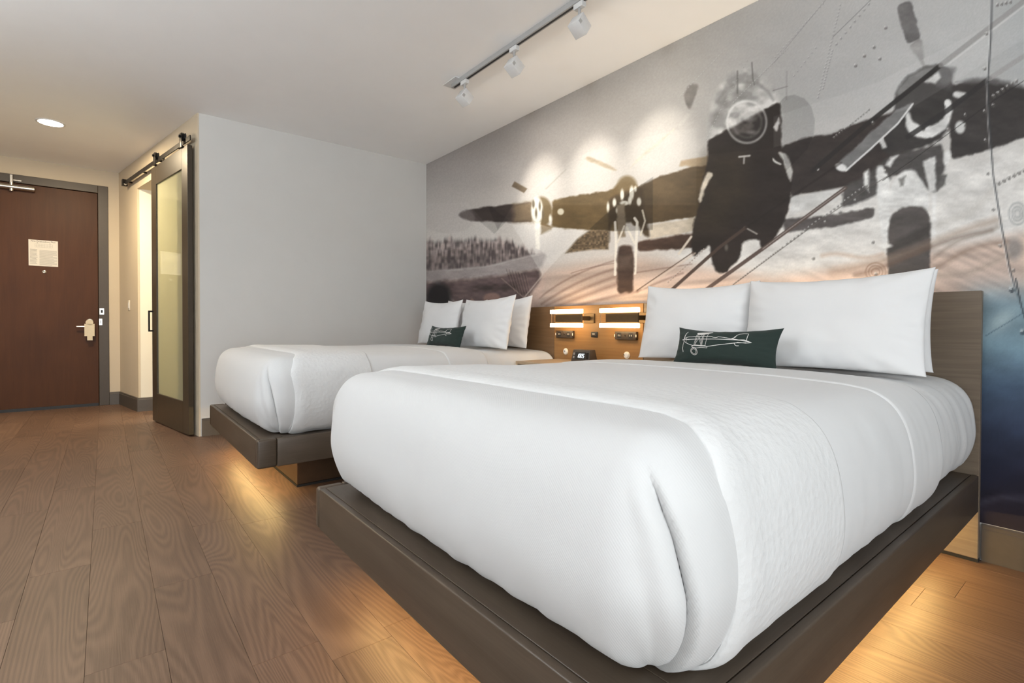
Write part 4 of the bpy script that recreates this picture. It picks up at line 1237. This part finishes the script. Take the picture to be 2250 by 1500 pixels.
ns = empty('nightstand', (-2.490, 2.42, 0))
nd_ = HBY - 2.42 - 0.001
box('top', -0.482, 0.482, 0, nd_, 0.703, 0.725, M['night'], ns, 0.002, 1)
box('bottom', -0.482, 0.482, 0.004, nd_, 0.555, 0.575, M['night'], ns, 0.002, 1)
for s in (-1, 1):
    a, b = sorted((s * 0.482, s * 0.462)); box('side_panel', a, b, 0.002, nd_, 0.5752, 0.7028, M['night'], ns, 0.001, 1)
box('back_panel', -0.4618, 0.4618, nd_ - 0.014, nd_, 0.5752, 0.7028, M['plinth'], ns)
tag(ns, 'pale oak floating nightstand with open shelf between the beds', 'nightstand')


def wall_lamp(x, label):
    t = empty('wall_lamp', (x, HBY, 1.048))
    for z in (0.053, -0.053):
        box('lamp_tube', -0.166, 0.166, -0.115, -0.085, z - 0.0155, z + 0.0155, M['lamp'], t, 0.003, 2)
    box('cross_bar', -0.115, 0.166, -0.106, -0.094, -0.034, 0.034, M['bronze'], t, 0.002, 1)
    for s in (-1, 1): box('end_rod', s * 0.163 - 0.0015, s * 0.163 + 0.0015, -0.102, -0.098, -0.040, 0.040, M['steel'], t)
    box('arm', 0.13, 0.166, -0.094, -0.012, -0.016, 0.016, M['bronze'], t, 0.002, 1)
    box('wall_plate', 0.10, 0.205, -0.012, 0, -0.036, 0.036, M['bronze'], t, 0.003, 2)
    tag(t, label, 'wall lamp', 'twin-tube wall lamps')


wall_lamp(-2.785, 'lit twin-tube wall lamp nearer the far bed')
wall_lamp(-2.272, 'lit twin-tube wall lamp nearer the near bed')


def power_outlet(x, label):
    t = empty('power_outlet', (x, HBY, 0.924))
    box('body', -0.093, 0.093, -0.026, 0, -0.029, 0.029, M['outlet'], t, 0.004, 2)
    for sx in (-0.052, 0.048):
        box('socket', sx - 0.017, sx + 0.017, -0.0275, -0.0255, -0.017, 0.017, M['black'], t, 0.0005, 1)
        for q in (-0.007, 0.007): box('socket_slot', sx + q - 0.0015, sx + q + 0.0015, -0.0285, -0.0273, -0.005, 0.007, M['cream'], t)
    for sx in (-0.012, 0.012): box('usb_port', sx - 0.003, sx + 0.003, -0.0285, -0.0258, -0.009, 0.009, M['cream'], t)
    for sx in (-0.082, 0.082): bm_obj('screw', lathe_bm([(0.004, -0.0258), (0.004, -0.0272)], 12, 'Y'), M['steel'], t)
    for c in t.children[-2:]: c.location.x = -0.082
    t.children[-1].location.x = 0.082
    tag(t, label, 'power outlet', 'bedside outlet strips')


power_outlet(-2.883, 'brown bedside outlet strip below the lamp nearer the far bed')
power_outlet(-2.277, 'brown bedside outlet strip below the lamp nearer the near bed')
sw = empty('light_switch', (-2.583, HBY, 0.926))
box('plate', -0.032, 0.032, -0.008, 0, -0.021, 0.021, M['black'], sw, 0.003, 2)
box('rocker', -0.019, 0.019, -0.012, -0.0078, -0.012, 0.010, M['outlet'], sw, 0.002, 1)
box('indicator', -0.014, 0.010, -0.0132, -0.0118, 0.002, 0.007, M['cream'], sw)
tag(sw, 'small dark switch centred on the oak panel between the outlets', 'switch')
for x, lab, dx, dz in ((-2.888, 'round cream switch above the nightstand, left of the clock', -0.003, 0.002), (-2.280, 'round cream switch above the nightstand, right of the clock', -0.016, -0.006)):
    k = empty('round_switch', (x, HBY, 0.786))
    bm_obj('rim', lathe_bm([(0.026, 0.0), (0.026, -0.004), (0.022, -0.007), (0.019, -0.007)], 28, 'Y'), M['cream'], k)
    bm_obj('dial', lathe_bm([(0.0185, -0.006), (0.0185, -0.010), (0.016, -0.012)], 24, 'Y'), M['white'], k)
    box('mark', dx - 0.006, dx + 0.006, -0.0135, -0.0118, dz - 0.002, dz + 0.002, M['black'], k, rot=(0, 0.5, 0))
    tag(k, lab, 'switch', 'round switches on the oak panel')

# clock
ck = empty('alarm_clock', (-2.565, 2.735, 0.725), 0.0)
cb = bmesh.new()
prof = [(-0.045, 0.006), (-0.030, 0.092), (0.030, 0.094), (0.045, 0.006)]
va = [cb.verts.new((-0.092 + (0.012 if z > 0.05 else 0), y, z)) for y, z in prof]; vb = [cb.verts.new((0.092 - (0.012 if z > 0.05 else 0), y, z)) for y, z in prof]
for k in range(4): cb.faces.new((va[k], va[(k + 1) % 4], vb[(k + 1) % 4], vb[k]))
cb.faces.new(va); cb.faces.new(vb[::-1]); bmesh.ops.recalc_face_normals(cb, faces=cb.faces)
bmesh.ops.bevel(cb, geom=list(cb.edges), offset=0.004, segments=2, profile=0.5, affect='EDGES')
bm_obj('clock_body', cb, M['outlet'], ck)
tl = math.atan2(0.015, 0.086)
FM = Matrix.Translation((0, -0.0386, 0.049)) @ Matrix.Rotation(-tl, 4, 'X')


def on_face(name, bm, mat):
    bmesh.ops.transform(bm, matrix=FM, verts=bm.verts)
    return bm_obj(name, bm, mat, ck, smooth=False)


on_face('screen', box_bm(-0.050, 0.045, -0.0022, 0.0005, -0.026, 0.026), M['black'])
for z in (-0.013, 0.013): on_face('button', box_bm(-0.072, -0.056, -0.004, 0.0, z - 0.008, z + 0.008, 0.002, 2), M['greyink'])
on_face('speaker_grille', box_bm(0.054, 0.076, -0.0015, 0.0005, -0.020, 0.024), M['blackmetal'])
SEG = {'1': 'bc', '0': 'abcdef', '5': 'afgcd'}
for i, ch in enumerate('1005'):
    bmd = bmesh.new(); x0 = -0.030 + i * 0.0185; w, h = 0.011, 0.0135
    sg = {'a': (0, 2, 1, 2), 'b': (1, 2, 1, 1), 'c': (1, 1, 1, 0), 'd': (0, 0, 1, 0), 'e': (0, 1, 0, 0), 'f': (0, 2, 0, 1), 'g': (0, 1, 1, 1)}
    for c_ in SEG[ch]:
        a, bq, c2, d2 = sg[c_]
        p, q = Vector((x0 + a * w + (bq - 1) * 0.003, bq * h - h)), Vector((x0 + c2 * w + (d2 - 1) * 0.003, d2 * h - h))
        n = (q - p).normalized(); n = Vector((-n.y, n.x)) * 0.0015
        vs_ = [bmd.verts.new((v.x, -0.0028, v.y)) for v in (p + n, p - n, q - n, q + n)]
        bmd.faces.new(vs_)
    on_face('digit', bmd, M['digit'])
for sx in (-0.07, 0.07): box('foot', sx - 0.008, sx + 0.008, -0.03, 0.03, 0, 0.008, M['black'], ck, 0.002, 1)
tag(ck, 'small brown alarm clock with lit digits on the nightstand', 'clock')

# ------------------------------------------------------------------ entry door
d1 = empty('door_1', (XE, 0, 0))
S(d1, 'red-brown wooden entry door in a dark frame', 'door')
D0, D1 = -1.04, -0.057
box('door_leaf', -0.050, -0.004, D0, D1, 0.012, 2.567, M['door'], d1, 0.002, 1)
box('door_sweep', -0.046, 0.002, D0 + 0.002, D1 - 0.002, 0.0, 0.034, M['black'], d1)
box('frame_jamb', -0.13, 0.012, D1 + 0.004, 0.0435, 0, 2.663, M['frame'], d1, 0.003, 1)
box('frame_jamb', -0.13, 0.012, D0 - 0.10, D0 - 0.004, 0, 2.663, M['frame'], d1, 0.003, 1)
box('frame_head', -0.13, 0.0119, D0 - 0.004, D1 + 0.004, 2.572, 2.663, M['frame'], d1, 0.003, 1)
box('door_stop', -0.13, -0.052, D0 - 0.004, D1 + 0.004, 0.0, 2.572, M['gap'], d1)
bm_obj('peephole', lathe_bm([(0.018, -0.004), (0.018, 0.002), (0.012, 0.004), (0.009, 0.002)], 20, 'X'), M['steel'], d1, (0, -0.538, 1.591))
# deadbolt and lever
bm_obj('deadbolt', lathe_bm([(0.033, -0.004), (0.033, 0.004), (0.028, 0.009)], 26, 'X'), M['steel'], d1, (0, -0.137, 1.022))
box('thumb_turn', 0.009, 0.022, -0.142, -0.132, 1.004, 1.040, M['blackmetal'], d1, 0.003, 1)
bm_obj('lever_rose', lathe_bm([(0.028, -0.004), (0.028, 0.004), (0.012, 0.008), (0.011, 0.045)], 24, 'X'), M['steel'], d1, (0, -0.120, 0.960))
box('lever_handle', 0.038, 0.054, -0.262, -0.108, 0.951, 0.969, M['steel'], d1, 0.006, 3)
for (za, zb, ya, yb) in ((1.105, 1.183, -0.046, -0.002), (0.978, 1.056, -0.050, -0.020)):
    p = box('latch_plate', 0.012, 0.016, ya, yb, za, zb, M['steel'], d1, 0.001, 1)
    box('latch_slot', 0.0155, 0.018, ya + 0.012, yb - 0.012, za + 0.02, zb - 0.02, M['blackmetal'], p)
# closer
cl = bm_obj('door_closer', lathe_bm([(0.024, -0.37), (0.030, -0.365), (0.030, 0.275), (0.024, 0.28)], 22, 'Y'), M['steel'], d1, (0.032, -0.885, 2.515))
box('closer_arm', 0.0, 0.016, 0.075, 0.100, 0.02, 0.135, M['steel'], cl, 0.003, 1)
bm_obj('arm_pivot', lathe_bm([(0.020, -0.045), (0.020, 0.045)], 18, 'Z'), M['steel'], cl, (0.004, 0.087, 0))
box('arm_bracket', -0.016, 0.010, 0.10, 0.17, 0.070, 0.084, M['steel'], cl, 0.002, 1, rot=(0, 0, 0))
# hanging card
card = prism_bm([(-0.047, 0.028), (-0.047, -0.118), (-0.022, -0.118), (-0.022, -0.168), (0.028, -0.168), (0.028, -0.118), (0.047, -0.118), (0.047, 0.028)], 0, 0.0012)
dh = bm_obj('door_hanger', card, M['card'], None, (XE + 0.0555, -0.139, 0.965), (PI / 2, 0, PI / 2), smooth=False)
tag(dh, 'tan card sign hanging from the entry door lever', 'door hanger')
hk = bm_obj('card_loop', lathe_bm([(0.030, -0.0006), (0.036, -0.0006), (0.036, 0.0006), (0.030, 0.0006)], 28), M['card'], dh, (0.0, 0.045, 0.0006))

# evacuation notice
ev = empty('evacuation_notice', (XE, -0.5425, 1.8035), PI / 2)
box('paper_sheet', -0.125, 0.125, -0.0015 - 0.0, 0.0, -0.148, 0.148, M['paper'], ev)
ev.location.x = XE - 0.0022
tm = text_mesh('Fire Evacuation Plan', 0.026)
mesh_obj('title', tm, M['ink'], ev, (0, -0.0022, 0.132), (PI / 2, 0, 0))
pb = bmesh.new(); rr = random.Random(3)


def strip(x0, x1, z0, z1): pb.faces.new([pb.verts.new(v) for v in ((x0, -0.0021, z0), (x1, -0.0021, z0), (x1, -0.0021, z1), (x0, -0.0021, z1))])


for k in range(12):
    z = 0.035 - k * 0.0145
    strip(-0.113, -0.05 - rr.random() * 0.012, z, z + 0.0055)
for k in range(20):
    z = 0.030 - k * 0.0088
    strip(-0.034, 0.118 - rr.random() * (0.05 if k % 4 == 3 else 0.004), z, z + 0.0034)
bm_obj('body_text', pb, M['greyink'], ev, smooth=False)
pb = bmesh.new()
for k in range(12): strip(-0.072 + k * 0.0135, -0.0705 + k * 0.0135, 0.066, 0.105)
for z in (0.066, 0.085, 0.104): strip(-0.072, 0.078, z, z + 0.0014)
for x in (-0.056, 0.052): strip(x, x + 0.009, 0.110, 0.117)
bm_obj('floor_plan', pb, M['greyink'], ev, smooth=False)
tag(ev, 'white printed fire evacuation plan on the entry door', 'notice')

# wall switch on the angled wall
def on_bath(name, s, off, z): return empty(name, (C0[0] + DB[0] * s + DB[1] * off, C0[1] + DB[1] * s - DB[0] * off, z), BY)


ls = on_bath('light_switch', 0.45, 0.0, 1.213)
box('plate', -0.037, 0.037, -0.006, 0, -0.060, 0.060, M['cream'], ls, 0.002, 2)
box('rocker', -0.016, 0.016, -0.010, -0.0058, -0.032, 0.032, M['white'], ls, 0.002, 1)
tag(ls, 'cream rocker switch on the corridor wall by the sliding door', 'switch')

# ------------------------------------------------------------------ sliding door
d2 = on_bath('door_2', 1.615, 0.0, 0.012)
S(d2, 'dark bronze sliding barn door with a tall frosted glass pane', 'door')
DW, DH = 1.085, 2.56
ya, yb = -0.062, -0.022
for x0, x1 in ((0, 0.155), (DW - 0.155, DW)): box('stile', x0, x1, ya, yb, 0, DH, M['barn'], d2, 0.002, 1)
box('bottom_rail', 0.1552, DW - 0.1552, ya, yb, 0, 0.285, M['barn'], d2, 0.002, 1)
box('top_rail', 0.1552, DW - 0.1552, ya, yb, DH - 0.185, DH, M['barn'], d2, 0.002, 1)
box('glass_pane', 0.150, DW - 0.150, ya + 0.014, ya + 0.022, 0.28, DH - 0.18, M['frost'], d2)
hd = box('handle', 0.030, 0.046, ya - 0.042, ya - 0.028, 0.905, 1.118, M['blackmetal'], d2, 0.002, 1)
for z in (0.905, 1.102): box('handle_post', 0.030, 0.046, ya - 0.030, ya - 0.0002, z, z + 0.016, M['blackmetal'], hd)
for x in (0.16, DW - 0.13):
    hg = box('roller_hanger', x - 0.030, x + 0.030, -0.078, -0.070, DH - 0.005, DH + 0.125, M['blackmetal'], d2, 0.004, 2)
    box('hanger_foot', x - 0.030, x + 0.030, -0.0775, -0.018, DH + 0.0005, DH + 0.008, M['blackmetal'], hg)
    bm_obj('roller', lathe_bm([(0.030, -0.012), (0.038, -0.010), (0.032, -0.004), (0.032, 0.004), (0.038, 0.010), (0.030, 0.012)], 24, 'Y'), M['black'], hg, (x, -0.050, DH + 0.095))
    bm_obj('bolt', lathe_bm([(0.012, -0.012), (0.012, 0.004)], 6, 'Y'), M['blackmetal'], hg, (x, -0.080, DH + 0.095))
tr = on_bath('door_track', 0.48, 0.0, 2.625)
box('rail', 0, SL - 0.50, -0.054, -0.046, -0.022, 0.022, M['blackmetal'], tr, 0.001, 1)
for s in (0.14, 0.72, 1.30, 1.88): bm_obj('standoff', lathe_bm([(0.011, 0), (0.011, -0.046)], 14, 'Y'), M['blackmetal'], tr, (s, 0, 0))
st = box('end_stop', 0.015, 0.065, -0.076, -0.026, -0.034, 0.040, M['blackmetal'], tr, 0.002, 1)
box('stop_clamp', 0.0, 0.085, -0.066, -0.0545, -0.016, 0.006, M['blackmetal'], st, 0.001, 1)
bm_obj('bumper', lathe_bm([(0.016, 0.066), (0.016, 0.082)], 14, 'X'), M['cream'], st, (0, -0.05, -0.012))
tag(tr, 'black steel sliding door track above the bathroom opening', 'door track')

# ------------------------------------------------------------------ ceiling lights
dl = empty('ceiling_downlight', (-6.345, -0.376, ZC))
bm_obj('trim_ring', lathe_bm([(0.105, 0), (0.105, -0.004), (0.095, -0.007), (0.088, -0.005), (0.088, -0.0005)], 40), M['white'], dl)
bm_obj('lens', lathe_bm([(0.0878, -0.0005), (0.0878, -0.006), (0.07, -0.009)], 40), M['can'], dl)
area_light('downlight_beam', (0, 0, -0.014), (0, 0, -1), 0.16, 0.16, 62, (1.0, 0.80, 0.52), dl)
tag(dl, 'round lit downlight in the ceiling above the entry', 'downlight')

tk = empty('track_light', (-2.62, 2.105, ZC))
tag(tk, 'ceiling track with three small spotlights aimed at the mural', 'track light')
X0, X1 = -3.36 + 2.62, -1.86 + 2.62
rl = box('track', X0, X1, -0.018, 0.018, -0.034, 0, M['trackgrey'], tk, 0.002, 1)
box('track_slot', X0 + 0.02, X1 - 0.02, -0.007, 0.007, -0.0352, -0.0338, M['black'], rl)
box('canopy_plate', X0 - 0.06, X0 + 0.12, -0.055, 0.055, -0.006, 0, M['trackwhite'], tk, 0.002, 1)
for xw in (-3.195, -2.608, -2.022):
    x = xw + 2.62
    h = empty('spotlight_head', (x, 0, -0.035)); h.parent = tk
    box('adapter', -0.035, 0.035, -0.017, 0.017, -0.030, 0.0005, M['trackwhite'], h, 0.003, 1)
    bm_obj('stem', lathe_bm([(0.009, -0.030), (0.009, -0.085)], 14), M['trackgrey'], h)
    aim = Vector((-0.05, 0.80, -0.54)).normalized()
    q = aim.to_track_quat('Z', 'Y').to_matrix().to_4x4()
    bb_ = box_bm(-0.040, 0.040, -0.040, 0.040, -0.045, 0.045, 0.003, 2)
    bmesh.ops.transform(bb_, matrix=Matrix.Translation((0, 0, -0.128)) @ q, verts=bb_.verts)
    bm_obj('lamp_body', bb_, M['trackwhite'], h)
    bb_ = box_bm(-0.030, 0.030, -0.030, 0.030, 0.0448, 0.0462)
    bmesh.ops.transform(bb_, matrix=Matrix.Translation((0, 0, -0.128)) @ q, verts=bb_.verts)
    bm_obj('lamp_lens', bb_, M['can'], h)
    bb_ = box_bm(-0.0405, -0.020, -0.036, -0.010, -0.040, -0.020)
    bmesh.ops.transform(bb_, matrix=Matrix.Translation((0, 0, -0.128)) @ q, verts=bb_.verts)
    bm_obj('vent_slot', bb_, M['trackgrey'], h)
    for nm, en, sz in (('spot_beam', 44, 44), ('spot_spill', 13, 115)):
        l = bpy.data.lights.new(nm, 'SPOT'); l.energy = en; l.spot_size = math.radians(sz); l.spot_blend = 1.0; l.color = (1.0, 0.94, 0.83); l.shadow_soft_size = 0.03
        lo = bpy.data.objects.new(nm, l); C.objects.link(lo); lo.parent = h
        lo.location = Vector((0, 0, -0.128)) + aim * 0.056
        lo.rotation_euler = aim.to_track_quat('-Z', 'Y').to_euler()

# ------------------------------------------------------------------ added unseen uplighter behind the camera, fill light for the ceiling
def added_fill_lamp(x, y, power, label):  # lamp added out of view to brighten ceiling and room
    t = empty('added_fill_lamp', (x, y, 0))
    bm_obj('base', lathe_bm([(0.15, 0.0), (0.15, 0.015), (0.14, 0.024), (0.02, 0.030)], 40), M['steel'], t)
    bm_obj('pole', lathe_bm([(0.013, 0.030), (0.013, 1.70)], 18), M['steel'], t)
    bm_obj('lamp_shade', lathe_bm([(0.03, 1.70), (0.10, 1.715), (0.17, 1.755), (0.205, 1.81), (0.195, 1.81), (0.16, 1.765), (0.09, 1.73), (0.03, 1.728)], 40), M['white'], t)
    area_light('fill_uplight', (0, 0, 1.80), (0, 0, 1), 0.30, 0.30, power, (0.88, 0.95, 1.0), t)
    tag(t, label, 'floor lamp')


added_fill_lamp(-2.2, -2.25, 170, 'added steel uplighter opposite the far bed, unseen ceiling fill')
